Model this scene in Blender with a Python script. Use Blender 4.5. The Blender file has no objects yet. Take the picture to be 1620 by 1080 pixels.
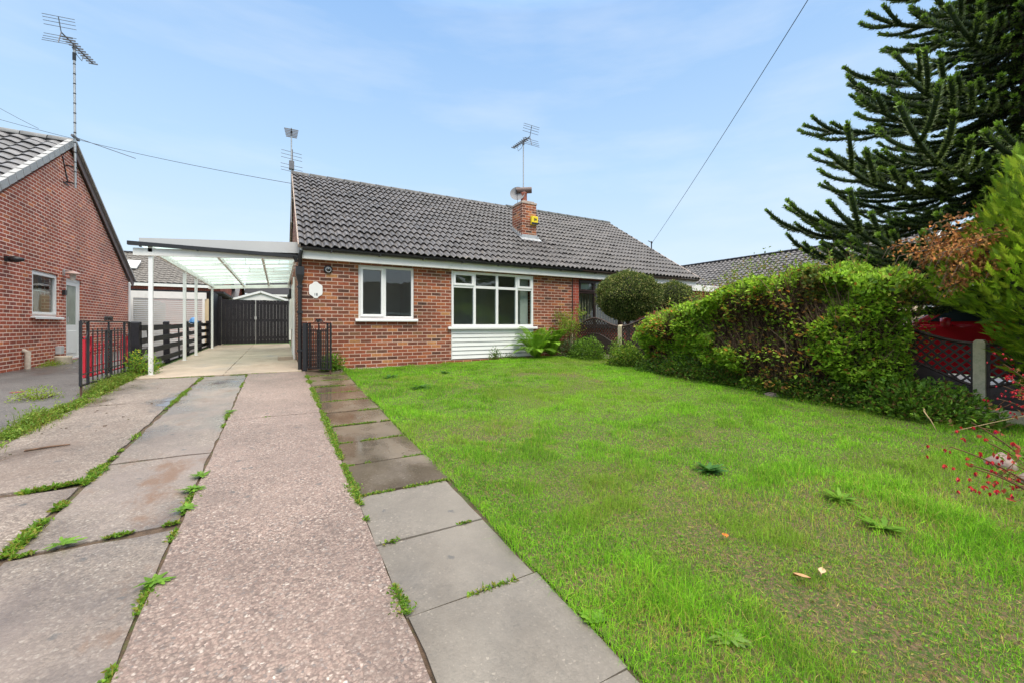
import bpy, math, random
import numpy as np
from mathutils import Vector, Matrix
R = math.radians
rng = np.random.default_rng(7)
random.seed(7)
sc = bpy.context.scene
COL = sc.collection

# ------------------------------------------------------------------ camera
CAMZ = 1.27
cd = bpy.data.cameras.new('camera'); cam = bpy.data.objects.new('camera', cd); COL.objects.link(cam)
cd.lens = 14.53; cd.sensor_width = 36; cd.clip_start = .05; cd.clip_end = 900; cd.shift_y = -26/1620
cam.location = (0, 0, CAMZ); cam.rotation_euler = (R(90), 0, R(-29.5)); sc.camera = cam

# ------------------------------------------------------------------ light
SUN_EL, SUN_AZ = 52, 181          # azimuth clockwise from +Y
w = bpy.data.worlds.new('World'); sc.world = w; w.use_nodes = True
nt = w.node_tree; nt.nodes.clear()
N = nt.nodes.new; LK = nt.links.new
out = N('ShaderNodeOutputWorld')
sky = N('ShaderNodeTexSky'); sky.sky_type = 'NISHITA'; sky.sun_disc = False
sky.sun_elevation = R(SUN_EL); sky.sun_rotation = R(SUN_AZ); sky.air_density = 1.0; sky.dust_density = 2.5
bg1 = N('ShaderNodeBackground'); bg1.inputs[1].default_value = .12; LK(sky.outputs[0], bg1.inputs[0])
tc = N('ShaderNodeTexCoord'); sp = N('ShaderNodeSeparateXYZ'); LK(tc.outputs['Generated'], sp.inputs[0])
cr = N('ShaderNodeValToRGB'); LK(sp.outputs['Z'], cr.inputs[0])
e = cr.color_ramp.elements
e[0].position = 0.0; e[0].color = (.72, .82, .92, 1)
e[1].position = .62; e[1].color = (.29, .51, .87, 1)
x = cr.color_ramp.elements.new(.10); x.color = (.66, .79, .92, 1)
x = cr.color_ramp.elements.new(.33); x.color = (.48, .69, .92, 1)
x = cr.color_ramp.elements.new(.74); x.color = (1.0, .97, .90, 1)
mp = N('ShaderNodeMapping'); LK(tc.outputs['Generated'], mp.inputs[0]); mp.inputs['Scale'].default_value = (1.2, 1.8, 7.0)
mp.inputs['Rotation'].default_value = (0, R(8), R(30))
nz = N('ShaderNodeTexNoise'); LK(mp.outputs[0], nz.inputs[0]); nz.inputs['Scale'].default_value = 1.7; nz.inputs['Detail'].default_value = 8; nz.inputs['Roughness'].default_value = .55
cm = N('ShaderNodeMapRange'); LK(nz.outputs[0], cm.inputs[0]); cm.inputs[1].default_value = .45; cm.inputs[2].default_value = .78; cm.inputs[3].default_value = 0; cm.inputs[4].default_value = .42
mx = N('ShaderNodeMix'); mx.data_type = 'RGBA'; LK(cm.outputs[0], mx.inputs[0]); LK(cr.outputs[0], mx.inputs[6]); mx.inputs[7].default_value = (.80, .88, .97, 1)
bst = N('ShaderNodeMapRange'); LK(sp.outputs['Z'], bst.inputs[0]); bst.inputs[1].default_value = .60; bst.inputs[2].default_value = .92; bst.inputs[3].default_value = 1.0; bst.inputs[4].default_value = 3.5  # unseen sky overhead boosted beyond the visible part to add fill light
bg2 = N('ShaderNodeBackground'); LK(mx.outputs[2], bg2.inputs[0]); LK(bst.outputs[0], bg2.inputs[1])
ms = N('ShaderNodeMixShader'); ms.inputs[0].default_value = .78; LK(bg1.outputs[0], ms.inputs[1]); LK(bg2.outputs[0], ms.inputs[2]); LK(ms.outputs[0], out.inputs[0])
sd = bpy.data.lights.new('sun', 'SUN'); sun = bpy.data.objects.new('sun', sd); COL.objects.link(sun)
sd.energy = 2.0; sd.angle = R(28); sd.color = (1, .92, .80)
az = R(SUN_AZ); el = R(SUN_EL)
sdir = Vector((math.sin(az)*math.cos(el), math.cos(az)*math.cos(el), math.sin(el)))
sun.rotation_euler = sdir.to_track_quat('Z', 'Y').to_euler(); sun.location = (0, -20, 30)
sc.view_settings.view_transform = 'Standard'; sc.view_settings.look = 'None'
sc.view_settings.exposure = .36; sc.view_settings.gamma = 1; sc.view_settings.use_curve_mapping = False

# ------------------------------------------------------------------ helpers
class MB:
    def __init__(s): s.v = []; s.f = []; s.lt = []; s.sm = []; s.c = []; s.n = 0; s.hc = False
    def add(s, v, faces, smooth=False, col=None):
        v = np.asarray(v, float).reshape(-1, 3); 
        if len(v) == 0: return s
        s.v.append(v)
        if isinstance(faces, np.ndarray):
            s.f.append((faces + s.n).ravel().astype(np.int32)); s.lt.append(np.full(len(faces), faces.shape[1], np.int32)); nf = len(faces)
        else:
            s.f.append(np.array([i + s.n for q in faces for i in q], np.int32)); s.lt.append(np.array([len(q) for q in faces], np.int32)); nf = len(faces)
        s.sm.append(np.full(nf, smooth, bool))
        if col is None: s.c.append(np.ones((len(v), 3)))
        else: s.hc = True; s.c.append(np.broadcast_to(np.asarray(col, float), (len(v), 3)))
        s.n += len(v); return s
    def box(s, a, b):
        x0, y0, z0 = [min(p, q) for p, q in zip(a, b)]; x1, y1, z1 = [max(p, q) for p, q in zip(a, b)]
        return s.hexa([(x0,y0,z0),(x1,y0,z0),(x1,y1,z0),(x0,y1,z0),(x0,y0,z1),(x1,y0,z1),(x1,y1,z1),(x0,y1,z1)])
    def hexa(s, v): return s.add(v, [(0,3,2,1),(4,5,6,7),(0,1,5,4),(1,2,6,5),(2,3,7,6),(3,0,4,7)])
    def bar(s, p, q, wx, wy=None, up=(0,0,1)):
        p = Vector(p); q = Vector(q); d = (q-p).normalized(); u = Vector(up)
        if abs(d.dot(u)) > .99: u = Vector((0,1,0))
        a = d.cross(u).normalized()*wx/2; b = a.cross(d).normalized()*(wy or wx)/2
        return s.hexa([p-a-b, p+a-b, q+a-b, q-a-b, p-a+b, p+a+b, q+a+b, q-a+b])
    def tube(s, pts, r, n=8, smooth=True, caps=True, col=None):
        P = np.array([list(p) for p in pts], float); m = len(P); r = np.broadcast_to(np.asarray(r, float), (m,))
        T = np.gradient(P, axis=0); T /= np.linalg.norm(T, axis=1)[:, None] + 1e-9
        ref = np.array([0,0,1.]) if abs(T[:,2]).mean() < .8 else np.array([1.,0,0])
        A = np.cross(T, ref); A /= np.linalg.norm(A, axis=1)[:, None] + 1e-9; B = np.cross(T, A)
        t = np.arange(n)*2*math.pi/n
        V = P[:,None] + r[:,None,None]*(np.cos(t)[None,:,None]*A[:,None] + np.sin(t)[None,:,None]*B[:,None])
        i = np.arange(m-1)[:,None]*n; j = np.arange(n)[None]; k = (j+1) % n
        F = np.stack([i+j, i+k, i+n+k, i+n+j], -1).reshape(-1, 4)
        s.add(V.reshape(-1,3), F, smooth, col)
        if caps:
            s.add(V[0], [tuple(range(n))], False, col); s.add(V[-1], [tuple(range(n))[::-1]], False, col)
        return s
    def prism(s, poly, d):      # poly 3d points, extruded by vector d
        P = np.array([list(p) for p in poly], float); n = len(P); V = np.vstack([P, P+np.array(d, float)])
        F = [tuple(range(n))[::-1], tuple(range(n, 2*n))] + [(i, (i+1) % n, n+(i+1) % n, n+i) for i in range(n)]
        return s.add(V, F)
    def lathe(s, c, prof, n=16, axis=2, smooth=True):
        t = np.arange(n)*2*math.pi/n; V = []
        for r, h in prof:
            a = np.stack([r*np.cos(t), r*np.sin(t), np.full(n, h)], -1)
            if axis == 1: a = a[:, [0, 2, 1]]
            if axis == 0: a = a[:, [2, 0, 1]]
            V.append(a + np.array(c))
        V = np.array(V).reshape(-1, 3); m = len(prof)
        i = np.arange(m-1)[:,None]*n; j = np.arange(n)[None]; k = (j+1) % n
        return s.add(V, np.stack([i+j, i+k, i+n+k, i+n+j], -1).reshape(-1, 4), smooth)
    def build(s, name, mat, parent=None, origin=None, bevel=0):
        me = bpy.data.meshes.new(name); V = np.vstack(s.v)
        o = bpy.data.objects.new(name, me)
        if parent is not None: org = ORG[parent.name]
        elif origin is not None: org = np.array(origin, float); o.location = origin
        else: org = np.zeros(3)
        V = V - org
        F = np.concatenate(s.f); L = np.concatenate(s.lt); S = np.concatenate([[0], np.cumsum(L)[:-1]]).astype(np.int32)
        me.vertices.add(len(V)); me.vertices.foreach_set('co', V.ravel().astype(np.float32))
        me.loops.add(len(F)); me.loops.foreach_set('vertex_index', F)
        me.polygons.add(len(L)); me.polygons.foreach_set('loop_start', S)
        me.polygons.foreach_set('use_smooth', np.concatenate(s.sm))
        if s.hc:
            at = me.color_attributes.new('col', 'FLOAT_COLOR', 'POINT')
            c = np.ones((len(V), 4), np.float32); c[:, :3] = np.vstack(s.c); at.data.foreach_set('color', c.ravel())
        me.materials.append(mat); me.update(calc_edges=True); me.validate()
        COL.objects.link(o)
        if parent is not None: o.parent = parent
        ORG[o.name] = org
        if bevel:
            b = o.modifiers.new('bevel', 'BEVEL'); b.width = bevel; b.segments = 2; b.limit_method = 'ANGLE'; b.angle_limit = R(40)
        return o
ORG = {}
def tag(o, label=None, cat=None, group=None, kind=None):
    if label: o['label'] = label
    if cat: o['category'] = cat
    if group: o['group'] = group
    if kind: o['kind'] = kind
    return o
def thing(name, label, cat, loc, group=None):
    o = bpy.data.objects.new(name, None); COL.objects.link(o); o.location = loc; o.empty_display_size = .2
    ORG[o.name] = np.array(loc, float); return tag(o, label, cat, group)
def vnoise(x, y, s=0):          # smooth value noise 0..1
    g = np.random.default_rng(100+s).random((64, 64))
    x = np.asarray(x, float); y = np.asarray(y, float)
    xi = np.floor(x).astype(int); yi = np.floor(y).astype(int); fx = x-xi; fy = y-yi
    fx = fx*fx*(3-2*fx); fy = fy*fy*(3-2*fy)
    a = g[xi % 64, yi % 64]; b = g[(xi+1) % 64, yi % 64]; c = g[xi % 64, (yi+1) % 64]; d = g[(xi+1) % 64, (yi+1) % 64]
    return (a*(1-fx)+b*fx)*(1-fy) + (c*(1-fx)+d*fx)*fy
def fbm(x, y, s=0, o=3):
    return sum(vnoise(x*2**k, y*2**k, s+k)*.5**k for k in range(o))/sum(.5**k for k in range(o))
def gz(y):
    y = np.asarray(y, float)
    return np.where(y < -6, -.24, np.where(y < 9.3, .04*y, np.where(y < 20, .372+(y-9.3)*.01, .479)))
def nrm(a): return a/(np.linalg.norm(a, axis=-1, keepdims=True)+1e-9)
def leaves(mb, P, D, Nn, L, W, col, fold=.25, mid=.45):
    P = np.asarray(P, float); n = len(P); D = nrm(D); Nn = nrm(Nn - (Nn*D).sum(1)[:,None]*D); S = np.cross(D, Nn)
    L = np.broadcast_to(L, (n,))[:,None]; W = np.broadcast_to(W, (n,))[:,None]
    c = P + D*L*mid; up = Nn*W*fold
    V = np.stack([P, c+S*W/2+up, P+D*L, c-S*W/2+up], 1).reshape(-1, 3)
    i = np.arange(n)[:,None]*4
    F = np.concatenate([i+np.array([[0,1,2]]), i+np.array([[0,2,3]])])
    mb.add(V, F, False, np.repeat(col, 4, axis=0))
def rnd_dirs(n): return nrm(rng.normal(size=(n, 3)))
def pal(cols, n, jit=.15, wts=None):
    cols = np.array(cols, float); k = rng.choice(len(cols), n, p=wts)
    return cols[k]*(1+rng.normal(0, jit, (n, 1))).clip(.5, 1.6)

# ------------------------------------------------------------------ materials
def newmat(name):
    m = bpy.data.materials.new(name); m.use_nodes = True; t = m.node_tree; b = t.nodes['Principled BSDF']
    return m, t, b
def plain(name, col, rough=.6, var=.12, scale=6, bump=0, bscale=60, metal=0, spec=.5, coat=0, col2=None, dirt=None, cell=None):
    m, t, b = newmat(name); tc = t.nodes.new('ShaderNodeTexCoord')
    n = t.nodes.new('ShaderNodeTexNoise'); n.inputs['Scale'].default_value = scale; n.inputs['Detail'].default_value = 6; n.inputs['Roughness'].default_value = .6
    t.links.new(tc.outputs['Object'], n.inputs[0])
    r = t.nodes.new('ShaderNodeValToRGB'); t.links.new(n.outputs[0], r.inputs[0])
    c2 = col2 or tuple(min(1, c*(1+var)) for c in col)
    r.color_ramp.elements[0].position = .3; r.color_ramp.elements[1].position = .7
    r.color_ramp.elements[0].color = (*[c*(1-var) for c in col], 1); r.color_ramp.elements[1].color = (*c2, 1)
    src = r.outputs[0]
    if dirt:
        n2 = t.nodes.new('ShaderNodeTexNoise'); n2.inputs['Scale'].default_value = dirt[1]; n2.inputs['Detail'].default_value = 9; n2.inputs['Roughness'].default_value = .75
        t.links.new(tc.outputs['Object'], n2.inputs[0])
        mr = t.nodes.new('ShaderNodeMapRange'); mr.inputs[1].default_value = dirt[2]; mr.inputs[2].default_value = dirt[3]; t.links.new(n2.outputs[0], mr.inputs[0])
        mx = t.nodes.new('ShaderNodeMix'); mx.data_type = 'RGBA'; t.links.new(mr.outputs[0], mx.inputs[0]); t.links.new(src, mx.inputs[6]); mx.inputs[7].default_value = (*dirt[0], 1); src = mx.outputs[2]
    if cell:
        mp = t.nodes.new('ShaderNodeMapping'); mp.inputs['Scale'].default_value = (cell[0], cell[1], 0); t.links.new(tc.outputs['Object'], mp.inputs[0])
        fl = t.nodes.new('ShaderNodeVectorMath'); fl.operation = 'FLOOR'; t.links.new(mp.outputs[0], fl.inputs[0])
        wn = t.nodes.new('ShaderNodeTexWhiteNoise'); t.links.new(fl.outputs[0], wn.inputs[0])
        mr = t.nodes.new('ShaderNodeMapRange'); mr.inputs[3].default_value = .72; mr.inputs[4].default_value = 1.3; t.links.new(wn.outputs[0], mr.inputs[0])
        sc_ = t.nodes.new('ShaderNodeVectorMath'); sc_.operation = 'SCALE'; t.links.new(src, sc_.inputs[0]); t.links.new(mr.outputs[0], sc_.inputs['Scale']); src = sc_.outputs[0]
    t.links.new(src, b.inputs['Base Color'])
    b.inputs['Roughness'].default_value = rough; b.inputs['Metallic'].default_value = metal; b.inputs['Specular IOR Level'].default_value = spec
    b.inputs['Coat Weight'].default_value = coat
    if bump:
        n3 = t.nodes.new('ShaderNodeTexNoise'); n3.inputs['Scale'].default_value = bscale; n3.inputs['Detail'].default_value = 4; t.links.new(tc.outputs['Object'], n3.inputs[0])
        bp = t.nodes.new('ShaderNodeBump'); bp.inputs['Strength'].default_value = bump; bp.inputs['Distance'].default_value = .01
        t.links.new(n3.outputs[0], bp.inputs['Height']); t.links.new(bp.outputs[0], b.inputs['Normal'])
    return m
def leafmat(name, tint=(1,1,1), rough=.5, trans=.3, spec=.35, upn=0):
    m, t, b = newmat(name); a = t.nodes.new('ShaderNodeAttribute'); a.attribute_name = 'col'
    mu = t.nodes.new('ShaderNodeMix'); mu.data_type = 'RGBA'; mu.blend_type = 'MULTIPLY'; mu.inputs[0].default_value = 1
    t.links.new(a.outputs['Color'], mu.inputs[6]); mu.inputs[7].default_value = (*tint, 1)
    t.links.new(mu.outputs[2], b.inputs['Base Color']); b.inputs['Roughness'].default_value = rough; b.inputs['Specular IOR Level'].default_value = spec
    tr = t.nodes.new('ShaderNodeBsdfTranslucent'); t.links.new(mu.outputs[2], tr.inputs[0])
    if upn:
        g = t.nodes.new('ShaderNodeNewGeometry'); v = t.nodes.new('ShaderNodeVectorMath'); v.operation = 'ADD'; t.links.new(g.outputs['Normal'], v.inputs[0]); v.inputs[1].default_value = (0, 0, upn)
        v2 = t.nodes.new('ShaderNodeVectorMath'); v2.operation = 'NORMALIZE'; t.links.new(v.outputs[0], v2.inputs[0]); t.links.new(v2.outputs[0], b.inputs['Normal'])
    ms = t.nodes.new('ShaderNodeMixShader'); ms.inputs[0].default_value = trans
    t.links.new(b.outputs[0], ms.inputs[1]); t.links.new(tr.outputs[0], ms.inputs[2]); t.links.new(ms.outputs[0], t.nodes['Material Output'].inputs[0])
    return m
def brickmat(name, stops, mortar, bw=.225, rh=.075, gap=.0085, stain=None):
    m, t, b = newmat(name); nn = t.nodes.new; lk = t.links.new
    tc = nn('ShaderNodeTexCoord'); s = nn('ShaderNodeSeparateXYZ'); lk(tc.outputs['Object'], s.inputs[0])
    ad = nn('ShaderNodeMath'); ad.operation = 'ADD'; lk(s.outputs[0], ad.inputs[0]); lk(s.outputs[1], ad.inputs[1])
    # slight wobble so courses are hand laid
    wn = nn('ShaderNodeTexNoise'); wn.inputs['Scale'].default_value = 9; lk(tc.outputs['Object'], wn.inputs[0])
    wm = nn('ShaderNodeMath'); wm.operation = 'MULTIPLY_ADD'; lk(wn.outputs[0], wm.inputs[0]); wm.inputs[1].default_value = .010; lk(s.outputs[2], wm.inputs[2])
    wn2 = nn('ShaderNodeTexNoise'); wn2.inputs['Scale'].default_value = 14; wn2.noise_dimensions = '3D'; mp = nn('ShaderNodeMapping'); mp.inputs['Location'].default_value = (5, 3, 1); lk(tc.outputs['Object'], mp.inputs[0]); lk(mp.outputs[0], wn2.inputs[0])
    wm2 = nn('ShaderNodeMath'); wm2.operation = 'MULTIPLY_ADD'; lk(wn2.outputs[0], wm2.inputs[0]); wm2.inputs[1].default_value = .014; lk(ad.outputs[0], wm2.inputs[2])
    cb = nn('ShaderNodeCombineXYZ'); lk(wm2.outputs[0], cb.inputs[0]); lk(wm.outputs[0], cb.inputs[1])
    br = nn('ShaderNodeTexBrick'); lk(cb.outputs[0], br.inputs[0])
    br.inputs['Color1'].default_value = (0,0,0,1); br.inputs['Color2'].default_value = (1,1,1,1); br.inputs['Mortar'].default_value = (0,0,0,1)
    br.inputs['Scale'].default_value = 1; br.inputs['Mortar Size'].default_value = gap*.75; br.inputs['Mortar Smooth'].default_value = .25; br.inputs['Bias'].default_value = 0
    br.inputs['Brick Width'].default_value = bw; br.inputs['Row Height'].default_value = rh
    br.offset = .5; br.squash = .5 if False else 1.0
    rp = nn('ShaderNodeValToRGB'); lk(br.outputs['Color'], rp.inputs[0])
    while len(rp.color_ramp.elements) < len(stops): rp.color_ramp.elements.new(.5)
    for el_, (p, c) in zip(rp.color_ramp.elements, stops): el_.position = p; el_.color = (*c, 1)
    n = nn('ShaderNodeTexNoise'); n.inputs['Scale'].default_value = 22; n.inputs['Detail'].default_value = 6; n.inputs['Roughness'].default_value = .7; lk(tc.outputs['Object'], n.inputs[0])
    mr = nn('ShaderNodeMapRange'); mr.inputs[1].default_value = .3; mr.inputs[2].default_value = .7; mr.inputs[3].default_value = .62; mr.inputs[4].default_value = 1.35; lk(n.outputs[0], mr.inputs[0])
    mu = nn('ShaderNodeVectorMath'); mu.operation = 'SCALE'; lk(rp.outputs[0], mu.inputs[0]); lk(mr.outputs[0], mu.inputs['Scale'])
    nb = nn('ShaderNodeTexNoise'); nb.inputs['Scale'].default_value = 1.1; nb.inputs['Detail'].default_value = 4; lk(tc.outputs['Object'], nb.inputs[0])
    mb_ = nn('ShaderNodeMapRange'); mb_.inputs[1].default_value = .35; mb_.inputs[2].default_value = .65; mb_.inputs[3].default_value = .85; mb_.inputs[4].default_value = 1.15; lk(nb.outputs[0], mb_.inputs[0])
    mx = nn('ShaderNodeMix'); mx.data_type = 'RGBA'; lk(br.outputs['Fac'], mx.inputs[0]); lk(mu.outputs[0], mx.inputs[6]); mx.inputs[7].default_value = (*mortar, 1)
    mu2 = nn('ShaderNodeVectorMath'); mu2.operation = 'SCALE'; lk(mx.outputs[2], mu2.inputs[0]); lk(mb_.outputs[0], mu2.inputs['Scale'])
    lk(mu2.outputs[0], b.inputs['Base Color']); b.inputs['Roughness'].default_value = .8; b.inputs['Specular IOR Level'].default_value = .3
    iv = nn('ShaderNodeMath'); iv.operation = 'SUBTRACT'; iv.inputs[0].default_value = 1; lk(br.outputs['Fac'], iv.inputs[1])
    a2 = nn('ShaderNodeMath'); a2.operation = 'MULTIPLY_ADD'; lk(n.outputs[0], a2.inputs[0]); a2.inputs[1].default_value = .35; lk(iv.outputs[0], a2.inputs[2])
    bp = nn('ShaderNodeBump'); bp.inputs['Strength'].default_value = .7; bp.inputs['Distance'].default_value = .008; lk(a2.outputs[0], bp.inputs['Height']); lk(bp.outputs[0], b.inputs['Normal'])
    return m
def aggmat(name, ramp, scale, tint, rough=.65, wet=None, mud=None, lowc=None, bump=.6, spots=False, gain=1):
    """exposed aggregate concrete; wet = (threshold lo, hi), optional low-contrast mix with a cement colour lowc=(colour, fac)"""
    m, t, b = newmat(name); nn = t.nodes.new; lk = t.links.new
    tc = nn('ShaderNodeTexCoord'); wn = nn('ShaderNodeTexNoise'); wn.inputs['Scale'].default_value = 60; lk(tc.outputs['Object'], wn.inputs[0])
    wa = nn('ShaderNodeMix'); wa.data_type = 'RGBA'; wa.blend_type = 'LINEAR_LIGHT'; wa.inputs[0].default_value = .012; lk(tc.outputs['Object'], wa.inputs[6]); lk(wn.outputs[1], wa.inputs[7])
    v = nn('ShaderNodeTexVoronoi'); v.inputs['Scale'].default_value = scale; v.inputs['Randomness'].default_value = 1; lk(wa.outputs[2], v.inputs[0])
    sp = nn('ShaderNodeSeparateColor'); lk(v.outputs['Color'], sp.inputs[0])
    rp = nn('ShaderNodeValToRGB'); lk(sp.outputs[0], rp.inputs[0])
    while len(rp.color_ramp.elements) < len(ramp): rp.color_ramp.elements.new(.5)
    for el_, (p, c) in zip(rp.color_ramp.elements, ramp): el_.position = p; el_.color = (*c, 1)
    ed = nn('ShaderNodeMapRange'); lk(v.outputs['Distance'], ed.inputs[0]); ed.inputs[1].default_value = .35; ed.inputs[2].default_value = .75; ed.inputs[3].default_value = 0; ed.inputs[4].default_value = .85
    mx = nn('ShaderNodeMix'); mx.data_type = 'RGBA'; lk(ed.outputs[0], mx.inputs[0]); lk(rp.outputs[0], mx.inputs[6]); mx.inputs[7].default_value = (*tint, 1)
    src = mx.outputs[2]
    if lowc:
        nl = nn('ShaderNodeTexNoise'); nl.inputs['Scale'].default_value = 1.6; nl.inputs['Detail'].default_value = 7; nl.inputs['Roughness'].default_value = .65; lk(tc.outputs['Object'], nl.inputs[0])
        ml = nn('ShaderNodeMapRange'); ml.inputs[1].default_value = .38; ml.inputs[2].default_value = .62; ml.inputs[3].default_value = max(0, lowc[1]-.35); ml.inputs[4].default_value = min(.95, lowc[1]+.3); lk(nl.outputs[0], ml.inputs[0])
        m2 = nn('ShaderNodeMix'); m2.data_type = 'RGBA'; lk(ml.outputs[0], m2.inputs[0]); lk(src, m2.inputs[6]); m2.inputs[7].default_value = (*lowc[0], 1); src = m2.outputs[2]
    nb = nn('ShaderNodeTexNoise'); nb.inputs['Scale'].default_value = .9; nb.inputs['Detail'].default_value = 8; nb.inputs['Roughness'].default_value = .7; lk(tc.outputs['Object'], nb.inputs[0])
    mb_ = nn('ShaderNodeMapRange'); mb_.inputs[1].default_value = .3; mb_.inputs[2].default_value = .7; mb_.inputs[3].default_value = .68; mb_.inputs[4].default_value = 1.22; lk(nb.outputs[0], mb_.inputs[0])
    mu = nn('ShaderNodeVectorMath'); mu.operation = 'SCALE'; lk(src, mu.inputs[0]); lk(mb_.outputs[0], mu.inputs['Scale']); src = mu.outputs[0]
    if gain != 1:
        mg = nn('ShaderNodeVectorMath'); mg.operation = 'SCALE'; lk(src, mg.inputs[0]); mg.inputs['Scale'].default_value = gain; src = mg.outputs[0]
    if spots:
        vs = nn('ShaderNodeTexVoronoi'); vs.inputs['Scale'].default_value = 5; lk(wa.outputs[2], vs.inputs[0]); nv_ = nn('ShaderNodeTexNoise'); nv_.inputs['Scale'].default_value = 45; nv_.inputs['Detail'].default_value = 4; lk(tc.outputs['Object'], nv_.inputs[0])
        va = nn('ShaderNodeMath'); va.operation = 'MULTIPLY_ADD'; lk(nv_.outputs[0], va.inputs[0]); va.inputs[1].default_value = .28; lk(vs.outputs['Distance'], va.inputs[2])
        vm = nn('ShaderNodeMapRange'); vm.inputs[1].default_value = .20; vm.inputs[2].default_value = .27; vm.inputs[3].default_value = .75; vm.inputs[4].default_value = 0; lk(va.outputs[0], vm.inputs[0])
        m5 = nn('ShaderNodeMix'); m5.data_type = 'RGBA'; lk(vm.outputs[0], m5.inputs[0]); lk(src, m5.inputs[6]); m5.inputs[7].default_value = (.085,.085,.085,1); src = m5.outputs[2]
    if mud:
        nm = nn('ShaderNodeTexNoise'); nm.inputs['Scale'].default_value = 1.3; nm.inputs['Detail'].default_value = 9; nm.inputs['Roughness'].default_value = .72
        mp = nn('ShaderNodeMapping'); mp.inputs['Location'].default_value = (3.3, 1.1, 0); mp.inputs['Scale'].default_value = (1, .6, 1); lk(tc.outputs['Object'], mp.inputs[0]); lk(mp.outputs[0], nm.inputs[0])
        mm = nn('ShaderNodeMapRange'); mm.inputs[1].default_value = mud[1]; mm.inputs[2].default_value = mud[2]; mm.inputs[4].default_value = .8; lk(nm.outputs[0], mm.inputs[0])
        m3 = nn('ShaderNodeMix'); m3.data_type = 'RGBA'; lk(mm.outputs[0], m3.inputs[0]); lk(src, m3.inputs[6]); m3.inputs[7].default_value = (*mud[0], 1); src = m3.outputs[2]
    bp = nn('ShaderNodeBump'); bp.inputs['Strength'].default_value = bump; bp.inputs['Distance'].default_value = .004
    iv = nn('ShaderNodeMath'); iv.operation = 'SUBTRACT'; iv.inputs[0].default_value = 1; lk(v.outputs['Distance'], iv.inputs[1])
    lk(iv.outputs[0], bp.inputs['Height'])
    b.inputs['Roughness'].default_value = rough
    if wet:
        nw = nn('ShaderNodeTexNoise'); nw.inputs['Scale'].default_value = wet[3] if len(wet) > 3 else .8; nw.inputs['Detail'].default_value = 5; nw.inputs['Roughness'].default_value = .55
        mp2 = nn('ShaderNodeMapping'); mp2.inputs['Location'].default_value = (wet[2], 7.7, 0); mp2.inputs['Scale'].default_value = (1, .7, 1); lk(tc.outputs['Object'], mp2.inputs[0]); lk(mp2.outputs[0], nw.inputs[0])
        mw = nn('ShaderNodeMapRange'); mw.inputs[1].default_value = wet[0]; mw.inputs[2].default_value = wet[1]; lk(nw.outputs[0], mw.inputs[0])
        rr = nn('ShaderNodeMapRange'); lk(mw.outputs[0], rr.inputs[0]); rr.inputs[3].default_value = rough; rr.inputs[4].default_value = .06; lk(rr.outputs[0], b.inputs['Roughness'])
        bs = nn('ShaderNodeMapRange'); lk(mw.outputs[0], bs.inputs[0]); bs.inputs[3].default_value = bump; bs.inputs[4].default_value = .03; lk(bs.outputs[0], bp.inputs['Strength'])
        dk = nn('ShaderNodeMapRange'); lk(mw.outputs[0], dk.inputs[0]); dk.inputs[3].default_value = 1; dk.inputs[4].default_value = .55
        mu3 = nn('ShaderNodeVectorMath'); mu3.operation = 'SCALE'; lk(src, mu3.inputs[0]); lk(dk.outputs[0], mu3.inputs['Scale']); src = mu3.outputs[0]
    lk(bp.outputs[0], b.inputs['Normal']); lk(src, b.inputs['Base Color'])
    return m
def glassmat(name, tint=(.9,.95,.93), trans=.9, ior=1.85):
    m, t, b = newmat(name); t.nodes.remove(b); nn = t.nodes.new
    g = nn('ShaderNodeBsdfGlossy'); g.inputs['Roughness'].default_value = .01; g.inputs[0].default_value = (1,1,1,1)
    tr = nn('ShaderNodeBsdfTransparent'); tr.inputs[0].default_value = (*[c*trans for c in tint], 1)
    fr = nn('ShaderNodeFresnel'); fr.inputs[0].default_value = ior
    n = nn('ShaderNodeTexNoise'); n.inputs['Scale'].default_value = 2.5; tcc = nn('ShaderNodeTexCoord'); t.links.new(tcc.outputs['Object'], n.inputs[0])
    bp = nn('ShaderNodeBump'); bp.inputs['Strength'].default_value = .06; bp.inputs['Distance'].default_value = .02; t.links.new(n.outputs[0], bp.inputs['Height']); t.links.new(bp.outputs[0], g.inputs['Normal'])
    ms = nn('ShaderNodeMixShader'); ge = nn('ShaderNodeNewGeometry'); inv = nn('ShaderNodeMath'); inv.operation = 'SUBTRACT'; inv.inputs[0].default_value = 1; t.links.new(ge.outputs['Backfacing'], inv.inputs[1]); mm = nn('ShaderNodeMath'); mm.operation = 'MULTIPLY'; t.links.new(inv.outputs[0], mm.inputs[0]); t.links.new(fr.outputs[0], mm.inputs[1]); t.links.new(mm.outputs[0], ms.inputs[0]); t.links.new(tr.outputs[0], ms.inputs[1]); t.links.new(g.outputs[0], ms.inputs[2])
    t.links.new(ms.outputs[0], t.nodes['Material Output'].inputs[0]); return m

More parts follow.
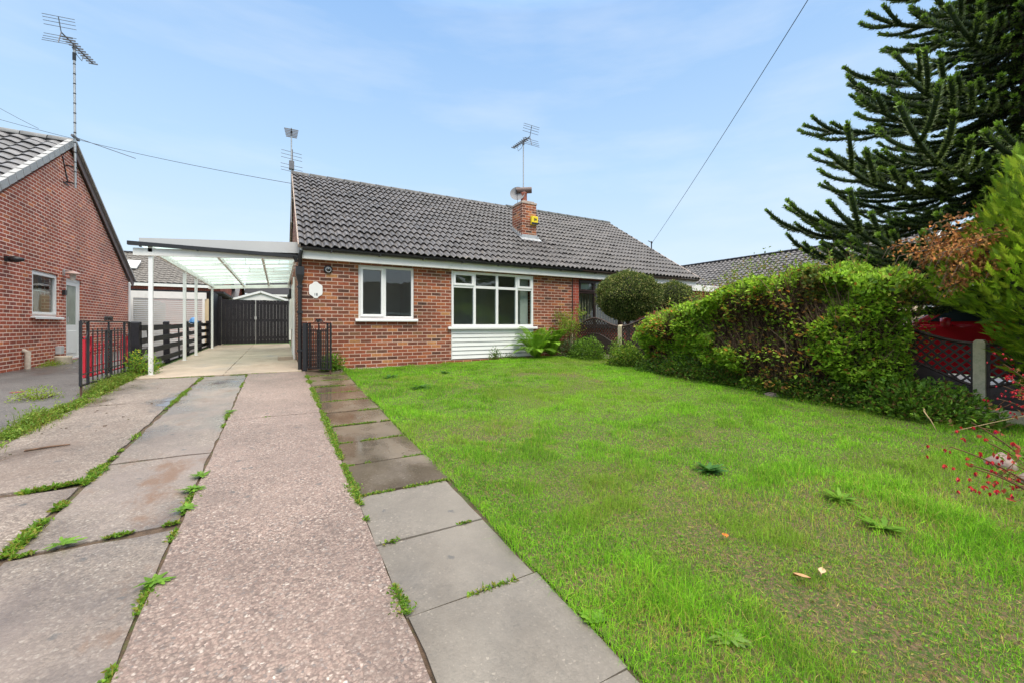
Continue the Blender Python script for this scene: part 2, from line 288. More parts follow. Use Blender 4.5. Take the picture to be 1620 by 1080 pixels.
M = {}
M['brick'] = brickmat('brick', [(0,(.07,.038,.028)),(.16,(.205,.064,.034)),(.34,(.29,.078,.037)),(.5,(.15,.052,.032)),(.62,(.38,.12,.045)),(.76,(.225,.068,.038)),(.88,(.12,.055,.037)),(.94,(.42,.20,.075)),(1,(.34,.095,.042))], (.55,.385,.30), gap=.0105)
M['brick_red'] = brickmat('brick_red', [(0,(.22,.06,.04)),(.2,(.36,.075,.045)),(.5,(.30,.065,.045)),(.8,(.40,.085,.05)),(1,(.26,.06,.045))], (.50,.30,.25), gap=.007)
M['brick_left'] = brickmat('brick_left', [(0,(.22,.055,.035)),(.2,(.42,.10,.055)),(.45,(.32,.07,.042)),(.7,(.50,.13,.06)),(.93,(.22,.06,.045)),(1,(.64,.20,.07))], (.86,.66,.55), gap=.0115)
M['brick_buff'] = brickmat('brick_buff', [(0,(.45,.33,.22)),(.5,(.55,.42,.28)),(1,(.40,.24,.16))], (.5,.42,.33))
M['tile'] = plain('roof_tile', (.076,.069,.070), .40, .3, 5, .35, 90, spec=.6, dirt=((.17,.135,.10), 9, .53, .72), cell=(3.27,3.6))
M['tile2'] = plain('roof_tile_left', (.15,.145,.15), .45, .25, 5, .35, 90, spec=.6, dirt=((.10,.10,.09), 9, .52, .72), cell=(3.33,3.6))
M['mortar'] = plain('mortar', (.42,.34,.29), .85, .25, 12, .5, 60)
M['upvc'] = plain('white_upvc', (.80,.80,.78), .35, .03, 3)
M['fascia'] = plain('white_fascia', (.80,.79,.75), .45, .05, 3, dirt=((.55,.56,.5), 2.2, .55, .8))
M['clad'] = plain('white_cladding', (.75,.76,.73), .4, .04, 3, dirt=((.55,.55,.48), 3, .6, .85))
M['black'] = plain('black_plastic', (.018,.018,.020), .4, .2, 10)
M['iron'] = plain('black_iron', (.017,.017,.020), .42, .3, 40, .3, 120, dirt=((.16,.06,.03), 30, .66, .76))
M['redpaint'] = plain('red_paint', (.52,.012,.03), .4, .12, 8)
M['glass'] = glassmat('window_glass')
M['glassd'] = glassmat('window_glass_dark', (.5,.6,.58), .5, 2.1)
M['wood_black'] = plain('black_timber', (.013,.012,.015), .6, .4, 7, .4, 50, spec=.3, dirt=((.05,.045,.045), 18, .55, .8))
M['wood_dark'] = plain('dark_fence_timber', (.055,.034,.028), .6, .35, 12, .4, 50)
M['brownframe'] = plain('brown_frame', (.045,.025,.022), .4, .2, 10)
M['concpost'] = plain('concrete_post', (.62,.53,.36), .85, .22, 14, .7, 90, dirt=((.23,.24,.13), 7, .5, .7))
M['lead'] = plain('grey_metal', (.42,.43,.44), .45, .12, 10, metal=.3)
M['galv'] = plain('galvanised', (.45,.45,.44), .4, .2, 30, metal=.6)
M['antenna'] = plain('antenna_metal', (.14,.14,.15), .45, .25, 20, metal=.4)
M['room'] = plain('room_wall', (.74,.73,.70), .9, .05, 2)
M['carpet'] = plain('room_floor', (.35,.33,.30), .95, .1, 5)
M['tarmac'] = aggmat('tarmac', [(0,(.06,.055,.055)),(.5,(.13,.12,.115)),(1,(.22,.19,.17))], 110, (.05,.048,.048), .7, wet=(.5,.72,2.0,.6), lowc=((.13,.12,.115), .4))
M['agg'] = aggmat('aggregate_pink', [(0,(.10,.075,.066)),(.25,(.25,.17,.142)),(.5,(.345,.248,.205)),(.75,(.29,.222,.185)),(.88,(.52,.41,.35)),(.96,(.085,.085,.09)),(1,(.62,.53,.46))], 82, (.14,.10,.082), .55, lowc=((.28,.205,.172), .1), mud=((.17,.125,.105), .52, .68), bump=.9, spots=True)
M['agg2'] = aggmat('aggregate_grey', [(0,(.15,.125,.10)),(.3,(.30,.245,.20)),(.6,(.40,.325,.265)),(.85,(.33,.28,.235)),(1,(.60,.53,.45))], 85, (.22,.175,.145), .55, wet=(.47,.66,5.0,1.1), mud=((.17,.095,.055), .55, .64), lowc=((.275,.22,.195), .5), bump=.6, spots=True, gain=.8)
M['agg3'] = aggmat('aggregate_worn', [(0,(.13,.105,.085)),(.3,(.28,.22,.18)),(.6,(.39,.31,.255)),(1,(.58,.50,.42))], 80, (.2,.155,.125), .6, wet=(.56,.68,9.0,1.0), mud=((.17,.125,.10), .48, .66), lowc=((.25,.198,.172), .3), bump=.8, spots=True, gain=.8)
M['conc'] = aggmat('beige_concrete', [(0,(.36,.28,.21)),(.5,(.45,.36,.27)),(1,(.52,.43,.33))], 60, (.38,.30,.22), .7, wet=(.58,.78,1.0), mud=((.28,.2,.14), .52, .72), lowc=((.45,.35,.27), .7), bump=.25)
M['slab'] = aggmat('paving_slab', [(0,(.13,.12,.105)),(.3,(.21,.185,.155)),(.7,(.23,.20,.17)),(.95,(.27,.235,.20)),(1,(.46,.40,.33))], 95, (.19,.165,.138), .5, wet=(.52,.78,3.0,1.2), mud=((.115,.095,.075), .46, .74), lowc=((.205,.18,.15), .6), bump=.25, spots=True)
M['slabwet'] = aggmat('paving_slab_wet', [(0,(.13,.105,.075)),(.3,(.19,.15,.11)),(.7,(.20,.16,.115)),(.95,(.25,.205,.155)),(1,(.36,.30,.24))], 95, (.17,.135,.095), .4, wet=(.42,.58,3.0,1.5), mud=((.145,.10,.062), .45, .7), lowc=((.19,.15,.11), .5), bump=.2)
M['soil'] = plain('soil', (.10,.065,.042), .95, .4, 25, 1, 120, dirt=((.06,.09,.02), 6, .5, .62))
M['lawnbase'] = plain('lawn_soil', (.15,.092,.052), .95, .6, 55, 1, 140, dirt=((.05,.085,.010), 48, .44, .54))
M['farground'] = plain('far_grass', (.06,.11,.025), .95, .3, 1.5, .6, 30)
M['leaf'] = leafmat('leaf', (1.5,1.36,1.15), trans=.42)
M['grass'] = leafmat('grass_blade', (1.06,1.17,.60), .6, .3, .25, upn=.6)
M['twig'] = plain('twig', (.13,.075,.045), .85, .4, 20)
M['bark'] = plain('bark', (.09,.06,.045), .9, .35, 14, .8, 40)
M['pebble'] = plain('pebbles', (.42,.34,.28), .8, .35, 40, .3, 90)
M['stone'] = plain('garden_stone', (.28,.21,.18), .85, .25, 9, .7, 40)

def polysheet(name, mat, rings, z, thick=.05, label=None, kind='structure', origin=None, par=None):
    mb = MB()
    for ring in rings:
        P = [(x, y, float(gz(y))+z) for x, y in ring]
        mb.prism([(a, b, c-thick) for a, b, c in P], (0, 0, thick))
    return mb
# ================================================================== GROUND
def ring(x0, x1, y0, y1, j=.006, step=.15, skew=0):
    P = []
    nx = max(2, int((x1-x0)/step)); ny = max(2, int((y1-y0)/step))
    for i in range(nx): P.append((x0+(x1-x0)*i/nx, y0+skew*i/nx))
    for i in range(ny): P.append((x1, y0+skew+(y1-y0-skew)*i/ny))
    for i in range(nx): P.append((x1-(x1-x0)*i/nx, y1))
    for i in range(ny): P.append((x0, y1-(y1-y0)*i/ny))
    return [(a+rng.normal(0, j), b+rng.normal(0, j)) for a, b in P]
def sheet(name, mat, x0, x1, y0, y1, dz, label=None, kind='structure', step=None):
    ys = [y0]+[b for b in (-6, 9.3, 20) if y0 < b < y1]+[y1]
    if step: ys = sorted(set(list(np.arange(y0, y1, step))+ys))
    mb = MB(); V = []
    for y in ys: V += [(x0, y, float(gz(y))+dz), (x1, y, float(gz(y))+dz)]
    mb.add(V, [(2*i, 2*i+1, 2*i+3, 2*i+2) for i in range(len(ys)-1)])
    o = mb.build(name, mat); return tag(o, label, kind=kind)
sheet('ground', M['farground'], -300, 300, -300, 400, -.06)
sheet('soil_bed', M['soil'], -2.34, 7.6, -2, 9.3, -.008)
sheet('neighbour_driveway', M['tarmac'], -9, -2.345, -3, 30, -.012)
sheet('neighbour_parking', M['tarmac'], 9.2, 14, -3, 9.3, -.012)
sheet('street', M['tarmac'], -60, 60, -11, -6, -.03)

mb = MB()
def addslab(mb, x0, x1, y0, y1, z=0, j=.005, th=.06, skew=0):
    P = [(x, y, float(gz(y))+z) for x, y in ring(x0, x1, y0, y1, j, skew=skew)]
    mb.prism([(a, b, c-th) for a, b, c in P], (0, 0, th))
for y0, y1 in ((-2.5, 5.45), (5.465, 9.02)): addslab(mb, -.485, .452, y0, y1, .012, .003)
mb.build('driveway_pebble_strip', M['agg']); bpy.data.objects['driveway_pebble_strip']['kind'] = 'structure'
mb = MB()
for y0, y1, sk in ((-2.5, 2.97, .03), (3.0, 4.37, .05), (4.40, 8.55, .0), (8.58, 9.02, 0)): addslab(mb, -1.155, -.505, y0, y1, .0, .007, skew=sk)
tag(mb.build('driveway_centre_strip', M['agg2']), kind='structure')
mb = MB()
for y0, y1, sk in ((-2.5, 3.92, .14), (3.98, 6.9, 0.05), (6.93, 9.02, 0)): addslab(mb, -2.10, -1.195, y0, y1, .006, .010, skew=sk)
tag(mb.build('driveway_worn_strip', M['agg3']), kind='structure')
mb = MB()
for x0, x1 in ((-2.1, -.86), (-.85, .40)):
    for y0, y1 in ((9.06, 10.9), (10.92, 13.2), (13.22, 16.2), (16.22, 19.65)): addslab(mb, x0, x1, y0, y1, .018, .004)
tag(mb.build('carport_floor', M['conc']), kind='structure')
# paving slabs of the path
edges = [-1.3, -.70, -.10, .49, 1.08, 1.69, 2.28, 2.92, 3.52, 4.13, 4.76, 5.38, 6.03, 6.63, 7.22, 7.80, 8.36]
mb = MB(); mw = MB()
for k, (a, b) in enumerate(zip(edges[:-1], edges[1:])):
    g = .012 if b < 3 else .028
    dx = rng.normal(0, .008); wide = .0 if b < 3 else .03
    t = mb if b < 3.0 else mw
    tz = rng.normal(0, .003)
    addslab(t, .464+dx, 1.085+dx+wide, a+g/2, b-g/2, .006+tz, .0025, skew=rng.normal(0, .01))
tag(mb.build('path', M['slab']), kind='structure')
tag(mw.build('wet_path', M['slabwet']), kind='structure')

# lawn height field
def lawn_z(x, y):
    b = gz(y)
    t = np.clip((x-1.1)/5.2, 0, 1); e = np.clip((x-1.06)/.12, 0, 1)
    return b + .012*e + .11*t*t*(3-2*t) + .035*e*(fbm(x*1.4, y*1.4, 3)-.5)
def lawn_left(y): return 1.115 + .035*(fbm(np.asarray(y)*1.6, 0*np.asarray(y)+.3, 9)-.5)*2 + .03*np.clip((y-3)/6, 0, 1)
def lawn_far(x): return 8.95 - .12*vnoise(np.asarray(x)*1.1, 0*np.asarray(x), 14) - .12*np.clip(x-5, 0, 2)
gx = np.linspace(0, 1, 70); gy = np.linspace(-1.6, 1, 2)
nx, ny = 80, 120
U, V_ = np.meshgrid(np.linspace(0, 1, nx), np.linspace(0, 1, ny))
Y = -1.8 + V_*10.8; X = lawn_left(Y) + U*(7.35-lawn_left(Y))
Y = np.minimum(Y, lawn_far(X)+.02)
Z = lawn_z(X, Y)
i, j = np.meshgrid(np.arange(nx-1), np.arange(ny-1)); q = (j*nx+i).ravel()
mb = MB(); mb.add(np.stack([X, Y, Z], -1).reshape(-1, 3), np.stack([q, q+1, q+nx+1, q+nx], -1), True)
tag(mb.build('lawn', M['lawnbase']), kind='structure')
# pebble strip along the front wall
n = 2600; px_ = rng.uniform(.95, 6.9, n); py_ = rng.uniform(8.86, 9.26, n)
mb = MB(); pc = np.stack([px_, py_, gz(py_)-.01], -1); s = rng.uniform(.008, .02, n)
o8 = np.array([(1,0,0),(0,1,0),(-1,0,0),(0,-1,0),(0,0,.7),(0,0,-.7)]); V = pc[:,None]+o8[None]*s[:,None,None]*rng.uniform(.7,1.2,(n,1,3))
F = np.array([(0,1,4),(1,2,4),(2,3,4),(3,0,4),(1,0,5),(2,1,5),(3,2,5),(0,3,5)])
mb.add(V.reshape(-1,3), (np.arange(n)[:,None,None]*6+F).reshape(-1,3), True)
tag(mb.build('gravel', M['pebble']), 'pale gravel strip along the foot of the front brick wall', kind='stuff')

# ================================================================== BUILDING HELPERS
def wallgrid(mb, Wm, a0, a1, b0, b1, th, opens=()):
    A = sorted({a0, a1, *[o[0] for o in opens], *[o[1] for o in opens]}); B = sorted({b0, b1, *[o[2] for o in opens], *[o[3] for o in opens]})
    for i in range(len(A)-1):
        for j in range(len(B)-1):
            ca = (A[i]+A[i+1])/2; cb = (B[j]+B[j+1])/2
            if any(o[0] < ca < o[1] and o[2] < cb < o[3] for o in opens): continue
            mb.box(Wm(A[i], 0, B[j]), Wm(A[i+1], th, B[j+1]))
def win(parent, Wm, a0, a1, b0, b1, cols, mat, glass, transom=None, opening=(), top_open=(), sill=True, name='window', fr=.055, rec=.04, sillw=.06, label=None, fullopen=()):
    """cols: mullion centre positions between a0..a1.  Wm(a, depth inward, b)"""
    mb = MB(); d0, d1 = rec, rec+.07
    mb.box(Wm(a0, d0, b0), Wm(a1, d1, b0+fr)); mb.box(Wm(a0, d0, b1-fr), Wm(a1, d1, b1))
    mb.box(Wm(a0, d0, b0+fr), Wm(a0+fr, d1, b1-fr)); mb.box(Wm(a1-fr, d0, b0+fr), Wm(a1, d1, b1-fr))
    xs = [a0+fr]
    for c in cols:
        mb.box(Wm(c-.033, d0, b0+fr), Wm(c+.033, d1, b1-fr)); xs += [c-.033, c+.033]
    xs.append(a1-fr); cells = [(xs[2*i], xs[2*i+1]) for i in range(len(cols)+1)]
    if transom:
        for (p, q) in cells: mb.box(Wm(p, d0, transom-.033), Wm(q, d1, transom+.033))
    f = mb.build(name, mat, parent, bevel=.006)
    if label: f['label'] = label
    for k, (p, q) in enumerate(cells):
        rows = [(b0+fr, b1-fr, 0)] if not transom else [(b0+fr, transom-.033, 0), (transom+.033, b1-fr, 1)]
        for (r, s_, top) in rows:
            op = (k in top_open) if top else (k in opening or (not transom and k in fullopen))
            u = 0
            if op:
                u = .042; sm_ = MB(); e0, e1 = d0-.022, d0+.03
                sm_.box(Wm(p-.012, e0, r-.012), Wm(q+.012, e1, r+u)); sm_.box(Wm(p-.012, e0, s_-u), Wm(q+.012, e1, s_+.012))
                sm_.box(Wm(p-.012, e0, r+u), Wm(p+u, e1, s_-u)); sm_.box(Wm(q-u, e0, r+u), Wm(q+.012, e1, s_-u))
                sm_.build('sash', mat, f, bevel=.005)
            g = MB(); g.box(Wm(p+u-.004, d0+.03, r+u-.004), Wm(q-u+.004, d0+.036, s_-u+.004)); g.build('pane', glass, f)
    if sill:
        g = MB(); g.box(Wm(a0-sillw, -.07, b0-.035), Wm(a1+sillw, rec, b0-.001)); g.box(Wm(a0-sillw, -.085, b0-.06), Wm(a1+sillw, -.07, b0-.012)); g.build('sill', mat, f, bevel=.006)
    return f
def roofslope(mb, O, U, S, Lu, Ls, gauge=.325, wave=.153, amp=.024, mat=None, skip=None):
    """O eave corner, U unit along eave, S unit up slope; tiles as wavy stepped courses"""
    O = np.array(O, float); U = np.array(U, float); S = np.array(S, float); Nn = np.cross(U, S); 
    if Nn[2] < 0: Nn = -Nn
    nu = int(Lu/wave*8); u = np.linspace(0, Lu, nu+1)
    ph = 2*math.pi*u/wave; h = amp*(np.sin(ph)+.28*np.sin(2*ph+.6))
    nc = int(math.ceil(Ls/gauge))
    for k in range(nc):
        s0 = k*gauge; s1 = min(Ls, s0+gauge+.03)
        jit = np.repeat(rng.normal(0, .0035, nu//16+2), 16)[:nu+1]
        def row(s, dh): return O + u[:,None]*U + (s+jit*.6)[:,None]*S + (h+dh+jit)[:,None]*Nn if hasattr(s, '__len__') else O + u[:,None]*U + (s+jit*.8)[:,None]*S + (h+dh+jit)[:,None]*Nn
        a0 = row(s0+.06, .004); a = row(s0, .034); b = row(s0, .050); c = row(s1, .012)
        q = np.arange(nu)
        F = np.stack([q, q+1, q+nu+2, q+nu+1], -1)
        mb.add(np.vstack([a, a0]), F, True); mb.add(np.vstack([a, b]), F, True); mb.add(np.vstack([b, c]), F, True)
    # underlay
    a = O-.01*Nn; mb.add([a, a+U*Lu, a+U*Lu+S*Ls, a+S*Ls], [(0,1,2,3)])
def ridge(mb, p, q, r=.12, step=.45):
    p = Vector(p); q = Vector(q); n = max(1, int((q-p).length/step)); d = (q-p)/n; dn = d.normalized(); side = dn.cross(Vector((0,0,1))).normalized(); up = side.cross(dn)
    for k in range(n):
        V = []
        for e_, rr in ((0, r+.008), (.96, r)):
            for t in np.linspace(-.1, math.pi+.1, 9): V.append(p+d*(k+e_)+side*math.cos(t)*rr+up*(math.sin(t)*rr*.8))
        mb.add(V, [(i, i+1, i+10, i+9) for i in range(8)]+[tuple(range(9))], True)
def curvepts(p, q, sag, n=24):
    p = np.array(p, float); q = np.array(q, float); t = np.linspace(0, 1, n)[:,None]
    P = p*(1-t)+q*t; P[:,2] -= sag*4*(t*(1-t))[:,0]; return P

# ================================================================== MAIN PAIR OF BUNGALOWS
YW, YB, YR = 9.27, 17.5, 13.4; XL, XP, XR = .41, 7.2, 12.25
ZE, ZR = 2.80, 5.60
EY = 9.02                                    # tile edge
sl = Vector((0, YR-EY, ZR-ZE)); SL = sl.length; sl.normalize()
def front(a, d, b): return (a, YW+d, b)
b1 = thing('bungalow', 'red brick bungalow with white windows, number plaque and carport at its side', 'bungalow', (XL, YW, .37))
mb = MB(); w1 = (1.487, 2.69, 1.40, 2.555); w2 = (3.585, 5.88, .46, 2.555)
wallgrid(mb, front, XL, XP, .2, 2.68, .28, [w1, (3.585, 5.88, .44, 2.555)])
# gable side wall
mb.prism([(XL+.001, YW+.281, .2), (XL+.001, YB, .2), (XL+.001, YB, 2.68), (XL+.001, YR, ZR-.22), (XL+.001, YW+.281, 2.86)], (.28, 0, 0))
mb.box((XL+.28, YB-.28, .2), (XP, YB, 2.7))
mb.build('wall', M['brick'], b1)
mb = MB(); mb.box((XL+.29, YW+.29, .42), (XP-.1, 13.2, .45)); mb.build('floor', M['carpet'], b1)
mb = MB(); rx0, rx1, ry = XL+.29, XP-.1, 11.7
mb.box((rx0, ry, .45), (rx1, ry+.1, 2.75)); mb.box((rx0-.003, YW+.29, .45), (rx0+.05, ry, 2.75)); mb.box((rx1-.05, YW+.29, .45), (rx1, ry, 2.75)); mb.box((3.0, YW+.29, .45), (3.1, ry, 2.75)); mb.box((rx0, YW+.29, 2.75), (rx1, ry, 2.8))
mb.build('inner_wall', M['room'], b1)
mb = MB(); mb.box((5.60, YW+.19, 1.24), (5.84, YW+.30, 2.5)); mb.build('window_reveal', plain('reveal', (.66,.65,.62), .7), b1)
win(b1, front, *w1, [2.04], M['upvc'], M['glass'], fullopen=(0,), sillw=.07, label='two light white window on the brick wall')
win(b1, front, 3.585, 5.88, 1.225, 2.555, [4.184, 4.805, 5.376], M['upvc'], M['glass'], transom=2.19, top_open=(0, 3), rec=-.02, sillw=.1, label='wide white window above white boarding')
# cladding boards
mb = MB()
mb.box((3.585, YW+.05, .45), (5.88, YW+.1, 1.16))
nb = 7; hb = (1.155-.46)/nb
for k in range(nb):
    z0 = .46+k*hb; mb.hexa([(3.60, YW-.012, z0+.008), (5.865, YW-.012, z0+.008), (5.865, YW+.049, z0+.008), (3.60, YW+.049, z0+.008), (3.60, YW+.006, z0+hb-.006), (5.865, YW+.006, z0+hb-.006), (5.865, YW+.049, z0+hb-.006), (3.60, YW+.049, z0+hb-.006)])
for xx in (3.585, 5.866): mb.box((xx-.002, YW-.018, .45), (xx+.016, YW+.05, 1.16))
mb.build('cladding', M['clad'], b1)
def eaves(par, x0, x1, yw=YW, ye=EY, z0=2.575, z1=2.775, brown=False):
    mb = MB(); mb.box((x0, ye+.07, z0), (x1, ye+.09, z1)); mb.box((x0, ye+.09, z0+.01), (x1, yw, z0+.022)); mb.build('fascia', M['fascia'], par)
    mb = MB(); yc = ye+.0; zc = z1+.005; t = np.linspace(math.pi, 2*math.pi, 9); V = []
    for xx in (x0-.02, x1):
        for rr in (.056, .050):
            for a in t: V.append((xx, yc+rr*math.cos(a), zc+rr*math.sin(a)))
    F = [(i, i+1, 18+i+1, 18+i) for i in range(8)]+[(9+i, 27+i, 27+i+1, 9+i+1) for i in range(8)]+[(i, 9+i, 10+i, 1+i) for i in range(8)]+[(18+i, 19+i, 28+i, 27+i) for i in range(8)]+[(0,18,27,9),(8,17,35,26)]
    mb.add(V, F)
    xx = x0+.5
    while xx < x1: mb.box((xx-.012, yc-.058, zc-.062), (xx+.012, ye+.068, zc-.03)); xx += .95
    mb.build('gutter', M['black'] if not brown else M['brownframe'], par)
eaves(b1, XL+.02, XP+.14)
def roof(par, x0, x1, mat=None):
    mb = MB(); roofslope(mb, (x0, EY-.03, ZE), (1, 0, 0), tuple(sl), x1-x0, SL)
    mb2 = MB(); o = mb.build('roof', mat or M['tile'], par)
    yb = 2*YR-EY
    mb2.add([(x0, YR, ZR-.02), (x1, YR, ZR-.02), (x1, yb, ZE), (x0, yb, ZE)], [(0,1,2,3)]); mb2.build('rear_roof', mat or M['tile'], par)
    return o
rf = roof(b1, XL-.06, XP+.12)
mb = MB(); ridge(mb, (XL-.08, YR, ZR-.03), (XP+.12, YR, ZR-.03)); mb.build('ridge_tiles', M['mortar'] if False else plain('ridge_tile', (.13,.125,.12), .7, .25, 8), rf)
mb = MB(); mb.bar(Vector((XL-.055, EY-.02, ZE+.0)), Vector((XL-.055, YR, ZR-.02)), .05, .07, up=(0,0,1)); mb.bar((XL-.055, YR, ZR-.02), (XL-.055, 2*YR-EY, ZE-.02), .05, .07); mb.build('verge', M['mortar'], rf)
mb = MB(); mb.box((XL-.03, EY+.07, 2.575), (XL+.018, EY+.26, 2.80)); mb.build('eaves_end', M['fascia'], b1)
# chimney
cx0, cx1, cy0, cy1 = 6.36, 6.86, 10.62, 11.22; ctop = 4.99
ch = MB(); ch.box((cx0, cy0, 3.6), (cx1, cy1, ctop-.08)); 
cho = ch.build('chimney', M['brick'], rf); cho['label'] = 'square brick chimney stack with lead flashing'
mb = MB(); mb.box((cx0-.02, cy0-.02, ctop-.079), (cx1+.02, cy1+.02, ctop-.02)); mb.box((cx0+.04, cy0+.04, ctop-.02), (cx1-.04, cy1-.04, ctop+.03)); mb.build('chimney_cap', M['mortar'], rf, bevel=.008)
cpx, cpy = 6.60, 10.92
mb = MB(); mb.lathe((cpx, cpy, ctop), [(.0,0),(.115,0),(.10,.03),(.095,.30),(.11,.34),(.09,.34)], 16); mb.build('chimney_pot', plain('clay_pot', (.27,.09,.06), .8, .25, 12), rf)
cdir = Vector((.86, -.5, .04)).normalized(); cc = Vector((cpx, cpy, ctop+.42))
mb = MB(); P = [cc-cdir*.24, cc+cdir*.24]; mb.tube(P, .095, 18, True, False); mb.tube([cc-cdir*.235, cc+cdir*.235], .085, 18, True, False); mb.lathe((cpx, cpy, ctop+.28), [(.09,0),(.09,.12)], 14); mb.build('cowl', plain('brown_cowl', (.13,.085,.075), .5, .2, 10), rf)
mb = MB(); mb.box((cx0-.01, cy0-.035, 3.86-.02), (cx1+.01, cy0-.002, 3.98)); 
for sx in (cx0-.05, cx1+.0):
    for k in range(6):
        y = cy0-.06+k*.115; z = ZE+(y-EY)*(ZR-ZE)/(YR-EY); mb.box((sx, y, z+.03), (sx+.05, y+.11, z+.16))
mb.hexa([(cx0-.1, cy0-.17, ZE+(cy0-.17-EY)*.639+.065), (cx1+.1, cy0-.17, ZE+(cy0-.17-EY)*.639+.065), (cx1+.1, cy0, ZE+(cy0-EY)*.639+.07), (cx0-.1, cy0, ZE+(cy0-EY)*.639+.07),
         (cx0-.1, cy0-.17, ZE+(cy0-.17-EY)*.639+.075), (cx1+.1, cy0-.17, ZE+(cy0-.17-EY)*.639+.075), (cx1+.1, cy0, ZE+(cy0-EY)*.639+.085), (cx0-.1, cy0, ZE+(cy0-EY)*.639+.085)])
mb.build('flashing', M['lead'], cho)
# plaque with number
mb = MB(); pcx, pcz = .665, 1.975; pr = []
for (a, b) in [(0,.17),(.03,.165),(.055,.135),(.085,.115),(.12,.09),(.125,.05),(.125,-.05),(.12,-.09),(.085,-.115),(.055,-.135),(.03,-.165),(0,-.17)]: pr.append((a, b))
pr = pr + [(-a, b) for a, b in pr[1:-1][::-1]]
mb.prism([(pcx+a, YW-.016, pcz+b) for a, b in pr], (0, .014, 0)); pl = mb.build('number_plaque', plain('plaque_white', (.78,.78,.75), .5, .04, 5), b1, bevel=.004)
fc = bpy.data.curves.new('house_number', 'FONT'); fc.body = '18'; fc.size = .075; fc.extrude = .0015; fc.align_x = 'CENTER'
tmp = bpy.data.objects.new('tmp', fc); COL.objects.link(tmp); fm = bpy.data.meshes.new_from_object(tmp); COL.objects.unlink(tmp); bpy.data.objects.remove(tmp); fo = bpy.data.objects.new('house_number', fm); COL.objects.link(fo); fo.parent = pl; fo.location = (pcx-XL, -.019, pcz-.115-.37); fo.rotation_euler = (R(90), 0, 0); fm.materials.clear(); fm.materials.append(M['iron'])
# round light
lx, lz = .895, 2.405
mb = MB(); mb.lathe((lx, YW-.001, lz), [(0,0),(.085,0),(.085,-.03),(.07,-.055),(.045,-.055)], 20, 1); lo = mb.build('bulkhead_light', M['black'], b1)
mb = MB(); mb.lathe((lx, YW-.05, lz-.01), [(.058,0),(.055,-.012),(.044,-.014),(.042,0)], 20, 1); mb.build('lens_ring', M['lead'], lo)
mb = MB(); mb.lathe((lx, YW-.05, lz), [(.043,0),(.03,-.02),(0,-.025)], 16, 1); mb.build('lens', M['glassd'], lo)
# downpipe + hopper at the corner
dx_, dy_ = .375, 9.2
dp = thing('downpipe', 'black rainwater downpipe with hopper on the bungalow corner beside the carport', 'downpipe', (dx_, dy_, .37))
mb = MB(); mb.tube([(dx_, dy_, .40), (dx_, dy_, 2.1)], .036, 12); mb.build('pipe', M['black'], dp)
mb = MB(); mb.box((dx_-.075, dy_-.07, 2.26), (dx_+.075, dy_+.06, 2.42)); mb.hexa([(dx_-.035,dy_-.035,2.1),(dx_+.035,dy_-.035,2.1),(dx_+.035,dy_+.035,2.1),(dx_-.035,dy_+.035,2.1),(dx_-.075,dy_-.07,2.26),(dx_+.075,dy_-.07,2.26),(dx_+.075,dy_+.06,2.26),(dx_-.075,dy_+.06,2.26)]); mb.build('hopper', M['black'], dp)
mb = MB(); mb.tube([(dx_+.02, EY, 2.72), (dx_+.0, EY+.02, 2.62), (dx_, dy_-.02, 2.45), (dx_, dy_, 2.38)], .034, 12); mb.tube([(dx_-.06, dy_-.06, 2.5), (dx_-.1, dy_-.08, 2.62)], .034, 10); mb.build('swan_neck', M['black'], dp)
for z in (.75, 1.5, 2.0): mb = MB(); mb.box((dx_-.05, dy_-.045, z), (dx_+.05, dy_+.05, z+.04)); mb.build('bracket', M['black'], dp)
# side wall things seen under the carport
mb = MB(); mb.box((XL-.14, 12.3, 1.15), (XL-.005, 12.75, 1.95)); tag(mb.build('meter_box', M['fascia'], origin=(XL, 12.5, 1.15), bevel=.01), 'white meter box on the side wall under the carport', 'meter box')
mb = MB(); mb.tube([(XL-.05, 12.1, .5), (XL-.05, 12.1, 2.5)], .03, 8); mb.tube([(XL-.07, 11.3, .45), (XL-.07, 11.3, 2.35)], .022, 8); mb.tube([(XL-.06, 12.5, .48), (XL-.06, 12.5, 1.15)], .02, 8)
tag(mb.build('white_pipes', M['upvc'], origin=(XL, 12, .4)), 'white waste pipes running down the side wall beside the meter box', 'pipe')
mb = MB(); mb.box((XL-.42, 11.6, .38), (XL-.01, 12.4, .50)); tag(mb.build('door_step', M['conc'], origin=(XL, 12, .4), bevel=.01), 'low concrete step by the side wall under the carport', 'step')
mb = MB(); mb.box((XL-.05, 13.6, .45), (XL-.0, 14.6, 2.45)); mb.build('side_door', M['upvc'], b1)
mb = MB(); mb.box((XL-.11, 14.9, 2.15), (XL-.005, 15.15, 2.4)); mb.lathe((XL-.1, 15, 2.1), [(.05,0),(.06,.1),(.03,.15)], 10); tag(mb.build('wall_lantern', M['black'], origin=(XL, 15, 2.2)), 'black lantern on the side wall near the timber gates', 'lantern')
# alarm box + dish + mast on the chimney
ax, az_ = 6.76, 4.42
al = thing('alarm_box', 'yellow alarm bell box on the front of the chimney', 'alarm box', (ax, cy0, az_))
mb = MB(); mb.prism([(ax-.115, cy0-.001, az_-.13), (ax+.115, cy0-.001, az_-.13), (ax+.115, cy0-.001, az_+.13), (ax-.115, cy0-.001, az_+.13)], (0, -.08, 0)); mb.build('box', plain('yellow_plastic', (.80,.62,.02), .4, .06), al, bevel=.012)
mb = MB(); mb.box((ax-.03, cy0-.086, az_-.01), (ax-.005, cy0-.081, az_+.07)); mb.box((ax+.01, cy0-.086, az_+.0), (ax+.06, cy0-.081, az_+.06)); mb.box((ax-.112, cy0-.085, az_-.128), (ax+.112, cy0-.081, az_-.06)); mb.build('dark_label', M['black'], al)
ds = thing('satellite_dish', 'grey satellite dish behind the chimney pot', 'satellite dish', (6.42, 11.0, 5.2))
